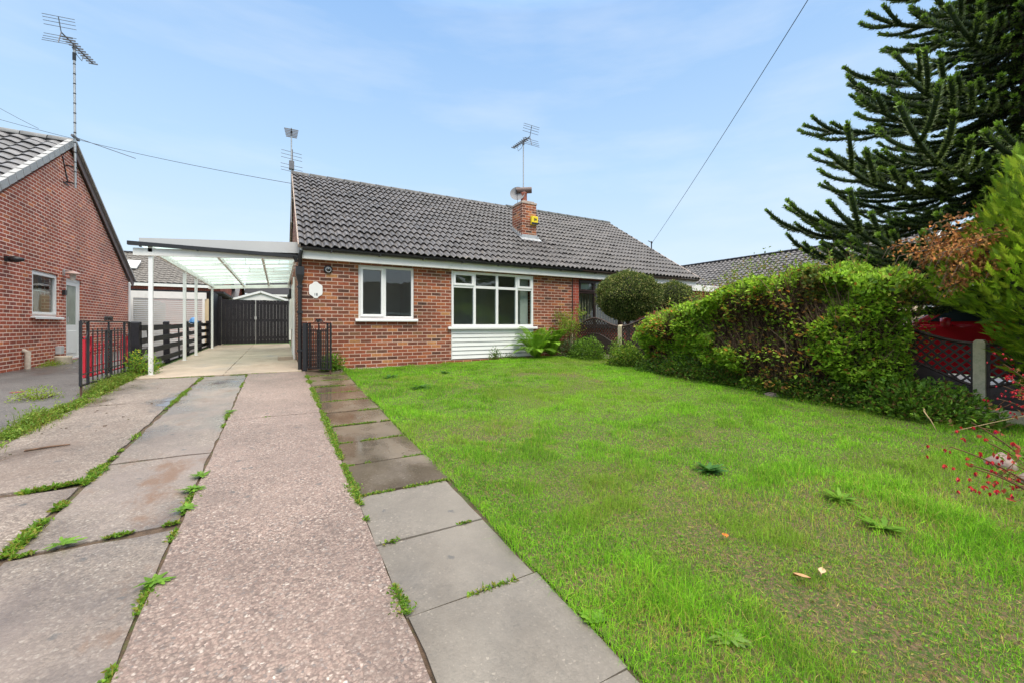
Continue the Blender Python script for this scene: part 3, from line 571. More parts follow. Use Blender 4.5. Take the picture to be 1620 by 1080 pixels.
mb = MB(); V = []; dn = Vector((-.55, -.8, .25)).normalized(); du = dn.cross(Vector((0,0,1))).normalized(); dv = du.cross(dn)
dc = Vector((6.42, 11.0, 5.28))
for r_ in (0, .08, .16, .23):
    for k in range(20): t = k*2*math.pi/20; V.append(dc + (du*math.cos(t)+dv*math.sin(t))*r_ + dn*(r_*r_*1.1))
F = [(20*a+k, 20*a+(k+1) % 20, 20*a+20+(k+1) % 20, 20*a+20+k) for a in range(3) for k in range(20)]
mb.add(V, F, True); mb.build('dish', plain('dish_grey', (.22,.22,.23), .6), ds)
mb = MB(); mb.tube([dc-dn*.02, dc-dn*.1, Vector((6.45, 11.05, 4.95))], .014, 6); mb.tube([dc-dv*.22+dn*.05, dc+dn*.3-dv*.05], .008, 6); mb.lathe(tuple(dc+dn*.3-dv*.05), [(0,-.03),(.02,-.03),(.02,.03),(0,.03)], 8); mb.build('arm', M['black'], ds)

# right-hand bungalow
b2 = thing('bungalow', 'adjoining bungalow with dark brown window frames behind the round clipped bushes', 'bungalow', (XP, YW, .37))
mb = MB(); w3 = (7.42, 9.75, 1.22, 2.555)
wallgrid(mb, front, XP+.001, XR-.05, .2, 2.68, .28, [w3])
mb.prism([(XR-.06, YW+.281, .2), (XR-.06, YB, .2), (XR-.06, YB, 2.68), (XR-.06, YR, ZR-.22), (XR-.06, YW+.281, 2.86)], (-.28, 0, 0)); mb.box((XP, YB-.28, .2), (XR-.35, YB, 2.7))
mb.build('wall', M['brick_red'], b2)
win(b2, front, *w3, [8.05, 9.1], M['brownframe'], M['glass'], transom=2.2, top_open=(0, 2), label='dark brown window with vertical blinds', sillw=.03)
mb = MB(); mb.box((7.2+.2, YW+1.2, .5), (9.9, YW+1.3, 2.7)); mb.box((7.42, YW+.3, 2.556), (9.75, YW+1.2, 2.6)); mb.build('inner_wall', M['room'], b2)
mb = MB()
for k in range(22): x_ = 7.5+k*.104; mb.hexa([(x_, YW+.2, 1.25), (x_+.07, YW+.25, 1.25), (x_+.072, YW+.246, 1.25), (x_+.002, YW+.196, 1.25), (x_, YW+.2, 2.16), (x_+.07, YW+.25, 2.16), (x_+.072, YW+.246, 2.16), (x_+.002, YW+.196, 2.16)])
mb.build('blinds', plain('blind_fabric', (.62,.52,.38), .8, .1), b2)
mb = MB(); mb.box((7.55, YW+.125, 2.3), (7.95, YW+.135, 2.50)); mb.build('white_panel', M['upvc'], b2); mb = MB(); mb.box((9.2, YW+.125, 2.3), (9.6, YW+.135, 2.50)); mb.build('white_panel', M['upvc'], b2)  # plain white sheets just behind the two opening top sashes
eaves(b2, XP+.145, XR+.03, brown=True)
rf2 = roof(b2, XP+.125, XR+.1)
mb = MB(); ridge(mb, (XP+.12, YR, ZR-.0), (XR+.12, YR, ZR-.0)); mb.build('ridge_tiles', plain('ridge_tile_dark', (.10,.105,.10), .7, .25, 8), rf2)
mb = MB(); mb.bar((XR+.1, EY-.02, ZE+.01), (XR+.1, YR, ZR), .05, .08); mb.bar((XR+.1, YR, ZR), (XR+.1, 2*YR-EY, ZE), .05, .08); mb.build('verge', M['mortar'], rf2)
mb = MB(); mb.tube([(XP-.02, YW-.02, .4), (XP-.02, YW-.02, 2.57)], .012, 6); tag(mb.build('cable_run', M['black'], origin=(XP, YW, .4)), 'thin dark cable running down the brick between the two bungalows', 'cable')
# low side extension with white fascia
ex = thing('side_extension', 'low flat roofed extension with white fascia joining the right end of the adjoining bungalow', 'extension', (XR+.3, 9.6, .37))
mb = MB(); mb.box((XR+.02, 9.6, .2), (14.0, 15.0, 2.45)); mb.build('wall', M['brick_red'], ex)
mb = MB(); mb.box((XR+.16, 9.35, 2.45), (14.1, 9.4, 2.66)); mb.box((14.1, 9.35, 2.45), (14.15, 15, 2.66)); mb.build('fascia', M['fascia'], ex)
mb = MB(); mb.box((XR+.1, 9.41, 2.60), (14.09, 15.1, 2.68)); mb.build('roof', M['wood_black'], ex)

# ================================================================== LEFT NEIGHBOUR
XN = -4.5; NF, NB_ = 9.9, 18.95; NR = 14.35; NZR = 5.80; NE = 2.78
def side(a, d, b): return (XN-d, a, b)
b3 = thing('bungalow', 'gable ended brick bungalow with white back door, left of the driveway', 'bungalow', (XN, NF, .37))
mb = MB(); wn = (12.52, 13.72, 1.45, 2.44); dn_ = (14.12, 15.02, .42, 2.42)
wallgrid(mb, side, NF, NB_, .2, 2.62, .28, [wn, dn_])
mb.prism([(XN, NF, 2.621), (XN, NB_, 2.621), (XN, NB_, 2.75), (XN, NR, NZR-.2), (XN, NF, 2.75)], (-.28, 0, 0))
mb.box((XN-8, NF, .2), (XN-.281, NF+.28, 2.6))
mb.build('wall', M['brick_left'], b3)
win(b3, side, *wn, [], M['upvc'], M['glass'], fullopen=(0,), sillw=.06)
mb = MB(); mb.box((XN-1.6, 12.3, 1.2), (XN-1.5, 14, 2.7)); mb.box((XN-1.5, 12.2, 1.2), (XN-.29, 12.3, 2.7)); mb.box((XN-1.5, 13.95, 1.2), (XN-.29, 14.05, 2.7)); mb.box((XN-1.5, 12.3, 1.15), (XN-.29, 13.95, 1.2)); mb.build('inner_wall', M['room'], b3)
mb = MB(); mb.box((XN-.5, 12.75, 1.45), (XN-.3, 13.2, 1.95)); mb.box((XN-.34, 13.3, 1.3), (XN-.32, 13.68, 2.4)); mb.build('curtain', plain('curtain_tan', (.42,.27,.13), .9, .25, 10), b3)
mb = MB(); mb.box((XN-.2, 12.6, 2.02), (XN-.19, 13.65, 2.05)); mb.build('net_rail', M['upvc'], b3)
dm = MB(); a0, a1, z0, z1 = dn_
dm.box(side(a0, .03, z0), side(a0+.07, .1, z1)); dm.box(side(a1-.07, .03, z0), side(a1, .1, z1)); dm.box(side(a0+.07, .03, z1-.07), side(a1-.07, .1, z1)); dm.box(side(a0+.07, .03, z0), side(a1-.07, .1, z0+.05))
do = dm.build('door', M['upvc'], b3, bevel=.006)
dm = MB(); p0, p1 = a0+.07, a1-.07; dm.box(side(p0, .045, z0+.05), side(p1, .09, z0+.85)); dm.box(side(p0, .045, z0+.85), side(p0+.1, .09, z1-.07)); dm.box(side(p1-.1, .045, z0+.85), side(p1, .09, z1-.07)); dm.box(side(p0+.1, .045, z1-.17), side(p1-.1, .09, z1-.07)); dm.box(side(p0+.1, .03, z0+.15), side(p1-.1, .045, z0+.7)); dm.build('door_leaf', M['upvc'], do, bevel=.006)
dm = MB(); dm.box(side(p0+.1, .06, z0+.85), side(p1-.1, .07, z1-.17)); dm.build('pane', plain('frosted_glass', (.20,.25,.20), .25, .2, 4, spec=.8), do)
dm = MB(); dm.box(side(p0+.03, .0, z0+1.0), side(p0+.05, .045, z0+1.02)); dm.box(side(p0+.02, -.01, z0+.92), side(p0+.05, .003, z0+1.05)); dm.build('handle', M['lead'], do)
nsl = Vector((0, NR-(NF-.3), NZR-NE)); NSL = nsl.length; nsl.normalize()
mb = MB(); roofslope(mb, (XN-9, NF-.3, NE), (1,0,0), tuple(nsl), 9+.02, NSL, wave=.3, amp=.024); 
rf3 = mb.build('roof', M['tile2'], b3)
mb = MB(); mb.add([(XN-9, NR, NZR), (XN+.05, NR, NZR), (XN+.05, NB_+.3, NE), (XN-9, NB_+.3, NE)], [(0,1,2,3)]); mb.build('rear_roof', M['tile2'], b3)
mb = MB(); ridge(mb, (XN-9, NR, NZR-.01), (XN+.1, NR, NZR-.01), .13); mb.build('ridge_tiles', plain('ridge_tile_grey', (.20,.20,.20), .7, .2, 8), rf3)
mb = MB(); k = 0; s = 0
while s < NSL-.1:          # dry verge caps
    p = Vector((XN+.04, NF-.3, NE+.03))+nsl*s; mb.bar(p, p+nsl*.30+Vector((0,0,-.012)), .10, .15); s += .31
mb.build('verge_caps', plain('verge_cap', (.36,.355,.35), .6, .1, 6), rf3)
rb = Vector((0, (NB_+.3)-NR, NE-NZR)).normalized()
mb = MB(); mb.bar((XN+.05, NR, NZR-.1), (XN+.05, NB_+.32, NE-.1), .03, .2); mb.build('bargeboard', plain('brown_bargeboard', (.13,.085,.075), .6, .2, 8), rf3)
mb = MB(); mb.bar((XN+.05, NR, NZR+.035), (XN+.05, NB_+.35, NE+.035), .14, .05); mb.build('verge', plain('verge_grey', (.33,.31,.30), .7, .15, 8), rf3)
mb = MB(); mb.tube([(XN+.03, NB_-.05, .4), (XN+.03, NB_-.05, 2.7)], .035, 8); mb.build('downpipe', M['upvc'], b3)
# wall fittings
def flood(loc, lab):
    t = thing('security_light', lab, 'security light', loc); x_, y_, z_ = loc
    m = MB(); m.box((x_, y_-.05, z_-.05), (x_+.04, y_+.05, z_+.05)); m.tube([(x_+.03, y_, z_), (x_+.12, y_, z_+.02)], .015, 8); m.build('mount', M['black'], t)
    m = MB(); m.lathe((x_+.1, y_, z_+.0), [(.0,-.05),(.055,-.045),(.062,.04),(.03,.14),(0,.15)], 12, 0); m.build('head', M['black'], t)
flood((XN, 11.55, 2.52), 'black spotlight high on the left brick gable wall')
t = thing('wall_lantern', 'small brass and glass lantern by the white back door', 'lantern', (XN, 13.95, 2.55)); m = MB(); m.box((XN, 13.92, 2.45), (XN+.03, 13.98, 2.6)); m.bar((XN+.02, 13.95, 2.55), (XN+.16, 13.95, 2.57), .02); m.build('bracket', M['galv'], t)
m = MB(); m.lathe((XN+.17, 13.95, 2.33), [(.0,0),(.05,.01),(.06,.17),(.0,.17)], 6, smooth=False); m.build('glass', plain('lantern_glass', (.5,.48,.42), .2), t)
m = MB(); m.lathe((XN+.17, 13.95, 2.50), [(.14,0),(.12,.03),(.03,.07),(0,.08)], 14); m.build('hood', plain('lantern_hood', (.45,.32,.28), .5), t)
m = MB(); m.box((XN, 13.9, 1.98), (XN+.06, 14.0, 2.1)); tag(m.build('doorbell', M['black'], origin=(XN, 13.95, 1.98)), 'small black box on the brick beside the back door', 'bell box')
m = MB(); m.box((XN, 13.55, .60), (XN+.1, 13.72, .78)); tag(m.build('vent_box', plain('vent_grey', (.5,.5,.5), .6), origin=(XN, 13.6, .6), bevel=.01), 'grey vent cover low on the left brick gable wall', 'vent')
m = MB(); m.tube([(XN+.07, 12.15, .36), (XN+.07, 12.15, .72), (XN+.0, 12.15, .76)], .045, 10); tag(m.build('waste_pipe', plain('stone_pipe', (.45,.38,.31), .8, .2, 20), origin=(XN, 12.1, .37)), 'short pale waste pipe at the foot of the left brick wall', 'pipe')
m = MB(); m.lathe((XN+.25, 13.2, .37), [(.14,0),(.16,.02),(.14,.16),(.16,.2),(.12,.2),(.1,.1)], 14); tag(m.build('plant_pot', plain('cream_pot', (.55,.48,.37), .7, .15, 12), origin=(XN+.25, 13.2, .37)), 'low cream pot on the tarmac by the back door', 'pot')
m = MB(); m.lathe((-3.2, 8.5, float(gz(8.5))-.010), [(0,.004),(.07,.004),(.075,.0)], 14); tag(m.build('drain_cover', plain('red_cover', (.20,.06,.05), .8), origin=(-3.2, 8.5, .33)), 'small round reddish cover in the neighbouring tarmac', 'drain cover')

# ================================================================== CARPORT
cp = thing('carport', 'white framed carport with clear corrugated roof beside the bungalow', 'carport', (-.8, 13.3, .4))
CY0, CY1 = 9.5, 17.6; CXL, CXR = -2.1, XL-.02
def cz(x): return 2.62 + (x+2.1)*.085
for (px, py) in ((-1.97, 9.56), (-1.97, 12.6), (-1.97, 14.2), (-1.97, 17.4)):
    m = MB(); m.box((px-.03, py-.03, float(gz(py))), (px+.03, py+.03, cz(px)-.05)); m.box((px-.05, py-.05, float(gz(py))+.0), (px+.05, py+.05, float(gz(py))+.02)); m.build('post', M['upvc'], cp)
m = MB()
m.bar((-1.97, CY0, cz(-1.97)-.02), (-1.97, CY1, cz(-1.97)-.02), .06, .11)
for x_ in (-1.07, -.30, .34): m.bar((x_, CY0+.06, cz(x_)-.03), (x_, CY1, cz(x_)-.03), .045, .08)
m.build('rafters', M['upvc'], cp)
m = MB(); m.hexa([(CXL-.1, CY0, cz(CXL)-.14), (CXR, CY0, cz(CXR)-.14-.09), (CXR, CY0+.05, cz(CXR)-.23), (CXL-.1, CY0+.05, cz(CXL)-.14), (CXL-.1, CY0, cz(CXL)-.01), (CXR, CY0, cz(CXR)-.1), (CXR, CY0+.05, cz(CXR)-.1), (CXL-.1, CY0+.05, cz(CXL)-.01)]); m.build('beam', M['fascia'], cp); m = MB(); m.bar((CXL, CY1, cz(CXL)-.06), (CXR, CY1, cz(CXR)-.12), .05, .12); m.build('beam', M['fascia'], cp)
m = MB(); g0 = 2.715; m.prism([(CXL-.16, CY0-.08, g0), (CXR-.03, CY0-.08, g0-.03), (CXR-.03, CY0-.08, g0-.095), (CXL-.16, CY0-.08, g0-.065)], (0, .075, 0)); 
for x_ in np.arange(CXL, CXR, .8): m.box((x_, CY0-.09, g0-.09), (x_+.02, CY0, g0-.03))
m.build('gutter', M['black'], cp)
m = MB(); m.prism([(CXL-.02, CY0-.0, g0+.003), (CXL-.02, CY0+.0, 2.79), (CXR-.0, CY0+.0, 2.955), (CXR-.0, CY0-.0, g0-.02)], (0, .012, 0)); m.build('fascia_sheet', plain('grey_sheet', (.50,.50,.495), .45, .04, 2), cp)
m = MB(); V = []; ny_ = 180
ys = np.linspace(CY0+.06, CY1+.1, 8); xs = np.linspace(CXL+.0, CXR+.0, 2)
for i_ in range(len(ys)):
    for x_ in xs: V.append((x_, ys[i_], cz(x_)+.035))
m.add(V, [(2*i_, 2*i_+1, 2*i_+3, 2*i_+2) for i_ in range(len(ys)-1)])
mt, t_, b_ = newmat('polycarbonate'); t_.nodes.remove(b_)
n1 = t_.nodes.new('ShaderNodeBsdfTranslucent'); n1.inputs[0].default_value = (.74,.90,.81,1); n2 = t_.nodes.new('ShaderNodeBsdfTransparent'); n2.inputs[0].default_value = (.80,.95,.88,1)
n4 = t_.nodes.new('ShaderNodeTexNoise'); n4.inputs['Scale'].default_value = 1.3; n4.inputs['Detail'].default_value = 8; tcx = t_.nodes.new('ShaderNodeTexCoord'); t_.links.new(tcx.outputs['Object'], n4.inputs[0])
mr_ = t_.nodes.new('ShaderNodeMapRange'); mr_.inputs[1].default_value = .4; mr_.inputs[2].default_value = .7; mr_.inputs[3].default_value = .55; mr_.inputs[4].default_value = .3; t_.links.new(n4.outputs[0], mr_.inputs[0])
n3 = t_.nodes.new('ShaderNodeMixShader'); t_.links.new(mr_.outputs[0], n3.inputs[0]); t_.links.new(n1.outputs[0], n3.inputs[1]); t_.links.new(n2.outputs[0], n3.inputs[2]); t_.links.new(n3.outputs[0], t_.nodes['Material Output'].inputs[0])
m.build('roof_panel', mt, cp)
m = MB()
for y_ in np.arange(CY0+.85, CY1, .82): m.bar((CXL+.1, y_, cz(CXL)+.0), (CXR, y_, cz(CXR)+.0), .022, .035)
m.build('glazing_bars', M['upvc'], cp)
for x_, y_ in ((-.62, 10.7), (-.62, 12.2), (.02, 10.9), (-.1, 12.6), (-.9, 11.6)): m = MB(); m.bar((x_, y_, cz(x_)-.02), (x_, y_+.02, cz(x_)-.16), .014); m.build('hanger', M['upvc'], cp)
m = MB()
m.bar((-1.2, 10.75, 2.56), (XL-.05, 10.75, 2.66), .014); m.build('conduit', M['upvc'], cp)

# ================================================================== TIMBER GATES AND BEYOND
gt = thing('timber_gates', 'tall black boarded double gates closing the far end of the carport', 'gate', (-.8, 19.75, .47))
for k, (x0, x1) in enumerate(((-1.93, -.80), (-.785, .37))):
    m = MB(); x_ = x0
    while x_ < x1-.01:
        m.box((x_, 19.72+rng.normal(0,.002), .52), (min(x_+.118, x1), 19.745, 2.27+rng.normal(0,.006))); x_ += .121
    for z_ in (.7, 1.4, 2.1): m.box((x0, 19.747, z_), (x1, 19.79, z_+.1))
    lf = m.build('gate_leaf', M['wood_black'], gt)
m = MB(); m.box((-.83, 19.695, 1.48), (-.76, 19.719, 1.60)); m.tube([(-.795, 19.70, .5), (-.795, 19.70, 1.5)], .008, 6); m.build('bolt', M['galv'], gt)
m = MB(); m.box((-2.06, 19.68, .45), (-1.94, 19.8, 2.38)); m.build('gate_post', M['wood_black'], gt); m = MB(); m.box((.375, 19.68, .45), (.405, 19.8, 2.3)); m.build('gate_post', M['wood_black'], gt)
m = MB(); m.box((-2.10, 17.7, .46), (-2.04, 19.66, 2.45))
tag(m.build('side_screen', M['wood_black'], origin=(-2.07, 18.7, .46)), 'black boarded screen between the last carport post and the tall gates', 'screen')
# garage with roller door
ga = thing('garage', 'flat roofed garage with a white ribbed roller door behind the ranch fence', 'garage', (-3.6, 20, .47))
m = MB(); m.box((-4.75, 20.03, .4), (-4.62, 25, 2.3)); m.box((-2.58, 20.03, .4), (-2.1, 25, 2.28)); m.build('wall', plain('cream_render', (.62,.50,.32), .85, .08), ga)
m = MB(); m.box((-4.76, 20.0, 2.26), (-2.45, 20.06, 2.52)); m.box((-4.76, 20.0, .4), (-4.62, 20.06, 2.26)); m.box((-2.58, 20.0, .4), (-2.50, 20.06, 2.26)); m.build('header', M['fascia'], ga)
m = MB(); z_ = .48
while z_ < 2.25:
    m.hexa([(-4.62,20.04,z_),(-2.58,20.04,z_),(-2.58,20.06,z_),(-4.62,20.06,z_),(-4.62,20.022,z_+.06),(-2.58,20.022,z_+.06),(-2.58,20.06,z_+.06),(-4.62,20.06,z_+.06)]); z_ += .075
m.build('roller_door', M['upvc'], ga)
m = MB(); m.box((-4.8, 20.1, 2.52), (-1.9, 25, 2.60)); m.build('roof', M['wood_black'], ga)
# houses behind
def faraway(name, label, x0, x1, yf, zg, ze, zr, yr, wallm, roofm, wins=(), over=.3, depth=None, ribs=True):
    t = thing(name, label, 'house', ((x0+x1)/2, yf, zg)); m = MB()
    yb = 2*yr-yf
    Wf = lambda a, d, b: (a, yf+d, b)
    wallgrid(m, Wf, x0, x1, zg-.3, ze, .25, [wv[:4] for wv in wins])
    for xx in (x0, x1-.25): m.prism([(xx, yf+.25, zg-.3), (xx, yb, zg-.3), (xx, yb, ze), (xx, yr, zr-.15), (xx, yf+.25, ze+.08)], (.25, 0, 0))
    m.box((x0+.25, yb-.25, zg-.3), (x1-.25, yb, ze)); m.build('wall', wallm, t)
    for wv in wins:
        win(t, Wf, *wv[:4], wv[4], M['upvc'], M['glassd'], sillw=.05)
    if wins:
        m = MB(); m.box((x0+.3, yf+.6, zg), (x1-.3, yf+.65, ze)); m.build('inner_wall', M['room'], t)
    s_ = Vector((0, yr-yf+over, zr-ze)); L_ = s_.length; s_.normalize()
    m = MB(); roofslope(m, (x0-.2, yf-over, ze), (1,0,0), tuple(s_), x1-x0+.4, L_, wave=.3, amp=.02) if ribs else m.add([(x0-.2, yf-over, ze), (x1+.2, yf-over, ze), (x1+.2, yr, zr), (x0-.2, yr, zr)], [(0,1,2,3)])
    m.add([(x0-.2, yr, zr), (x1+.2, yr, zr), (x1+.2, yb+over, ze), (x0-.2, yb+over, ze)], [(0,1,2,3)])
    r = m.build('roof', roofm, t)
    m = MB(); ridge(m, (x0-.2, yr, zr), (x1+.2, yr, zr), .13); m.build('ridge_tiles', M['wood_black'], r)
    m = MB(); m.box((x0-.1, yf-over+.02, ze-.2), (x1+.1, yf-over+.05, ze-.02)); m.build('fascia', M['fascia'], t)
    return t, r
tA, rA = faraway('house', 'house with weathered grey roof and skylight behind the white garage', -11.0, -3.2, 32, .45, 3.75, 6.0, 36, M['brick_red'], plain('old_tile', (.15,.135,.12), .8, .4, 9, .4, 60, dirt=((.30,.28,.25), 14, .5, .65)))
m = MB(); m.hexa([(-8.35,33.2,4.70),(-7.5,33.2,4.70),(-7.5,34.1,5.20),(-8.35,34.1,5.20),(-8.35,33.2,4.80),(-7.5,33.2,4.80),(-7.5,34.1,5.30),(-8.35,34.1,5.30)]); m.build('skylight', M['upvc'], rA)
m = MB(); m.box((-11.3, 35.6, 5.6), (-10.2, 36.3, 6.35)); m.build('chimney', M['brick_red'], rA)
pr_ = plain('pot_red', (.35,.12,.08), .8)
for x_ in (-11.0, -10.5): m = MB(); m.lathe((x_, 35.95, 6.35), [(.1,0),(.12,.3),(.09,.42)], 10); m.build('chimney_pot', pr_, rA)
tB, rB = faraway('house', 'brick house with white windows beyond the timber gates', -2.3, 7, 42, .5, 3.95, 6.5, 46, M['brick'], M['wood_black'], [(-1.3, -.45, 2.2, 3.7, []), (-.1, 1.6, 2.2, 3.7, [.75]), (2.6, 4.0, 2.2, 3.7, [3.3])], ribs=False)
tD, rD = faraway('house', 'low dark roofed house left of the white framed brick house beyond the gates', -9, -2.9, 38, .5, 3.0, 5.6, 43, M['brick_red'], M['tile'], ribs=False)
sh = thing('shed', 'white gabled shed just beyond the timber gates', 'shed', (-.85, 24, .5))
m = MB(); m.prism([(-2.1, 24, .5), (.6, 24, .5), (.6, 24, 2.42), (-.75, 24, 2.86), (-2.1, 24, 2.42)], (0, 3, 0)); m.build('wall', M['fascia'], sh)
m = MB()
for s0, s1 in (((-2.3, 2.37), (-.75, 2.90)), ((-.75, 2.90), (.8, 2.37))): m.bar((s0[0], 23.93, s0[1]), (s1[0], 23.93, s1[1]), .05, .1)
m.build('bargeboard', M['upvc'], sh)
m = MB(); m.add([(-2.3, 23.9, 2.42), (-.75, 23.9, 2.96), (-.75, 27, 2.96), (-2.3, 27, 2.42)], [(0,1,2,3)]); m.add([(.8, 23.9, 2.42), (-.75, 23.9, 2.96), (-.75, 27, 2.96), (.8, 27, 2.42)], [(0,1,2,3)]); m.build('roof', M['lead'], sh)
# right house
rh = thing('house', 'house with long dark tiled roof and pale brick gable behind the hedge', 'house', (24, 6.8, .4))
HX0, HX1, HXR, HY0, HY1, HE, HR = 21.6, 31, 26, 6.8, 24, 2.8, 5.55
m = MB(); m.prism([(HX0, HY0, .2), (HX1, HY0, .2), (HX1, HY0, HE), (HXR, HY0, HR-.2), (HX0, HY0, HE)], (0, .25, 0)); m.box((HX0, HY0+.25, .2), (HX0+.25, HY1, HE)); m.build('wall', M['brick_buff'], rh)
s_ = Vector((HXR-HX0+.35, 0, HR-HE+.1)); L_ = s_.length; s_.normalize()
m = MB(); roofslope(m, (HX0-.35, HY0-.15, HE-.1), (0,1,0), tuple(s_), HY1-HY0+.3, L_, wave=.3, amp=.024); m.add([(HXR, HY0-.15, HR), (HXR, HY1, HR), (HX1+.3, HY1, HE-.1), (HX1+.3, HY0-.15, HE-.1)], [(0,1,2,3)]); r = m.build('roof', M['tile'], rh)
m = MB(); ridge(m, (HXR, HY0-.15, HR+.0), (HXR, HY1+.1, HR+.0), .13); m.build('ridge_tiles', M['wood_black'], r)
m = MB(); m.bar((HX0-.35, HY0-.17, HE-.17), (HXR, HY0-.17, HR-.08), .03, .2); m.bar((HXR, HY0-.17, HR-.08), (HX1+.3, HY0-.17, HE-.17), .03, .2); m.build('bargeboard', M['upvc'], rh)
win(rh, lambda a, d, b: (a, HY0+d-.06, b), 24.3, 26.2, 1.1, 2.4, [25.2], M['upvc'], M['glassd'], rec=0.0)
# opposite side of the street (seen in the window reflections)
def opposite(x0, x1, lab):
    t = thing('house', lab, 'house', ((x0+x1)/2, -16, -.24)); m = MB(); Wf = lambda a, d, b: (a, -16-d, b)
    ws = [(x0+1.2, x0+2.8, .8, 1.9, [x0+2.0]), (x0+5.5, x0+7.9, .8, 1.9, [x0+6.3, x0+7.1])]
    wallgrid(m, Wf, x0, x1, -.4, 2.3, .25, [q[:4] for q in ws]); m.build('wall', M['brick_red'], t)
    for q in ws: win(t, Wf, *q[:4], q[4], M['upvc'], M['glassd'])
    m = MB(); m.box((x0, -16.7, -.3), (x1, -16.6, 2.3)); m.build('inner_wall', M['room'], t)
    m = MB(); m.add([(x0-.3, -15.7, 2.3), (x1+.3, -15.7, 2.3), (x1+.3, -20, 5.1), (x0-.3, -20, 5.1)], [(0,1,2,3)]); m.build('roof', M['wood_black'], t)
    m = MB(); m.box((x0, -15.75, 2.1), (x1, -15.7, 2.28)); m.build('fascia', M['upvc'], t)
opposite(1.5, 11.5, 'brick bungalow across the street mirrored in the two light window')
opposite(14.5, 25, 'brick bungalow across the street, mirrored in the wide window above the boarding')
# ================================================================== FENCES AND GATES
fx = -2.34
rn = thing('ranch_fence', 'black post and rail fence along the left side of the carport', 'fence', (fx, 14, .4))
fy = [10.3, 12.8, 15.3, 17.6, 19.6]
for k, y in enumerate(fy):
    g = float(gz(y)); w_ = .16 if k == 0 else .11; m = MB()
    m.hexa([(fx-w_/2, y-w_/2, g-.05), (fx+w_/2, y-w_/2, g-.05), (fx+w_/2, y+w_/2, g-.05), (fx-w_/2, y+w_/2, g-.05), (fx-w_/2-.015, y-w_/2, g+.93), (fx+w_/2-.015, y-w_/2, g+.93), (fx+w_/2-.015, y+w_/2, g+.95), (fx-w_/2-.015, y+w_/2, g+.95)])
    m.build('post', M['wood_black'], rn, bevel=.006)
for z_ in (.14, .37, .60, .82):
    m = MB()
    for a, b in zip(fy[:-1], fy[1:]): m.bar((fx+.075, a-.02, float(gz(a))+z_+rng.normal(0,.01)), (fx+.075, b-.02, float(gz(b))+z_+rng.normal(0,.01)), .026, .11)
    m.build('rail', M['wood_black'], rn)
m = MB(); m.bar((fx+.04, 11.2, .4), (fx+.02, 11.0, 1.2), .03); m.bar((fx+.04, 14.0, .4), (fx+.04, 13.9, 1.2), .03); m.build('brace', M['wood_black'], rn)
m = MB(); m.lathe((-2.42, 17.0, 1.36), [(0,.16),(.05,.15),(.10,.09),(.13,.0),(.09,-.05)], 7, smooth=False); tag(m.build('blue_bag', plain('blue_bag', (.08,.25,.55), .5), origin=(-2.42, 17, 1.3)), 'small blue bag perched on the black ranch fence', 'bag')

def irongate(name, label, p0, p1, zb, H, mat, plates=False, crest=True, legs=()):
    p0 = Vector((*p0, 0)); p1 = Vector((*p1, 0)); L = (p1-p0).length; d = (p1-p0).normalized(); nn_ = Vector((-d.y, d.x, 0))
    t = thing(name, label, 'gate', (p0.x, p0.y, zb-.1))
    P = lambda u, z: p0+d*u+Vector((0,0,zb+z))
    def b(m, u0, z0, u1, z1, w_): m.bar(P(u0, z0), P(u1, z1), w_, w_, up=nn_)
    m = MB(); sw = .028
    st = [0, .12*L, .46*L, .56*L, .87*L, L]
    for k, u in enumerate(st): b(m, u, 0, u, H if k not in (2, 3) else H-.13, sw)
    b(m, 0, .0, L, .0, .022); b(m, 0, .15, L, .15, .016); b(m, 0, H-.0, L, H-.0, .02); b(m, st[1], H-.14, st[4], H-.14, .016)
    b(m, .51*L, H-.13, .51*L, H, .02); m.build('frame', mat, t)
    for (a, c, n_) in ((st[1], st[2], 4), (st[3], st[4], 4)):
        for k in range(1, n_): m = MB(); u = a+(c-a)*k/n_; b(m, u, 0, u, H-.1, .013); m.build('picket', mat, t)
    def ringm(m, u, z, r, w_=.007): m.tube([P(u+r*math.cos(q), z+r*math.sin(q)) for q in np.linspace(0, 2*math.pi, 17)], w_, 5, True, False)
    def spiral(m, u, z, r, s=1, turns=1.3, w_=.007): m.tube([P(u+s*r*(1-q*.75)*math.cos(q*turns*2*math.pi), z+r*(1-q*.75)*math.sin(q*turns*2*math.pi)) for q in np.linspace(0, 1, 18)], w_, 5, True, True)
    m = MB(); gw = st[1]/2
    ringm(m, gw, H-gw*1.05, gw*.92); m.build('ring', mat, t); m = MB(); ringm(m, (st[4]+L)/2, H-gw, gw*.92); m.build('ring', mat, t); m = MB()
    z_ = .06; cu = .51*L; r_ = .045*min(1, L)+.008
    while z_ < H-.2:
        spiral(m, cu, z_+.04, r_, 1); spiral(m, cu, z_+.09, r_, -1); z_ += .115
    if crest:
        for k, s in ((-.15, 1), (-.08, -1), (0, 1), (.08, 1), (.15, -1)): spiral(m, cu+k*min(1, L*.6), H+.045, .042, s)
        m.tube([P(cu-.16, H+.015), P(cu, H+.08), P(cu+.16, H+.015)], .007, 5)
    m.build('scrollwork', mat, t)
    for u in legs:
        m = MB(); b(m, u, -.17, u, 0, .02); m.build('foot', plain('rusty_iron', (.10,.05,.035), .8, .3, 30), t)
    if plates:
        m = MB()
        for u in (.06*L, .93*L): m.bar(P(u, .02), P(u, H-.05), .09, .02, up=nn_)
        m.tube([P(.0, H*.62), P(.25*L, H*.66), P(.5*L, H*.82), P(.75*L, H*.66), P(L, H*.62)], .012, 6)
        m.build('plates', mat, t)
    return t
irongate('iron_gate', 'black wrought iron gate with scrollwork standing open at the left edge of the driveway', (-2.33, 7.75), (-2.33, 9.85), .45, .87, M['iron'], legs=(.02, 1.07))
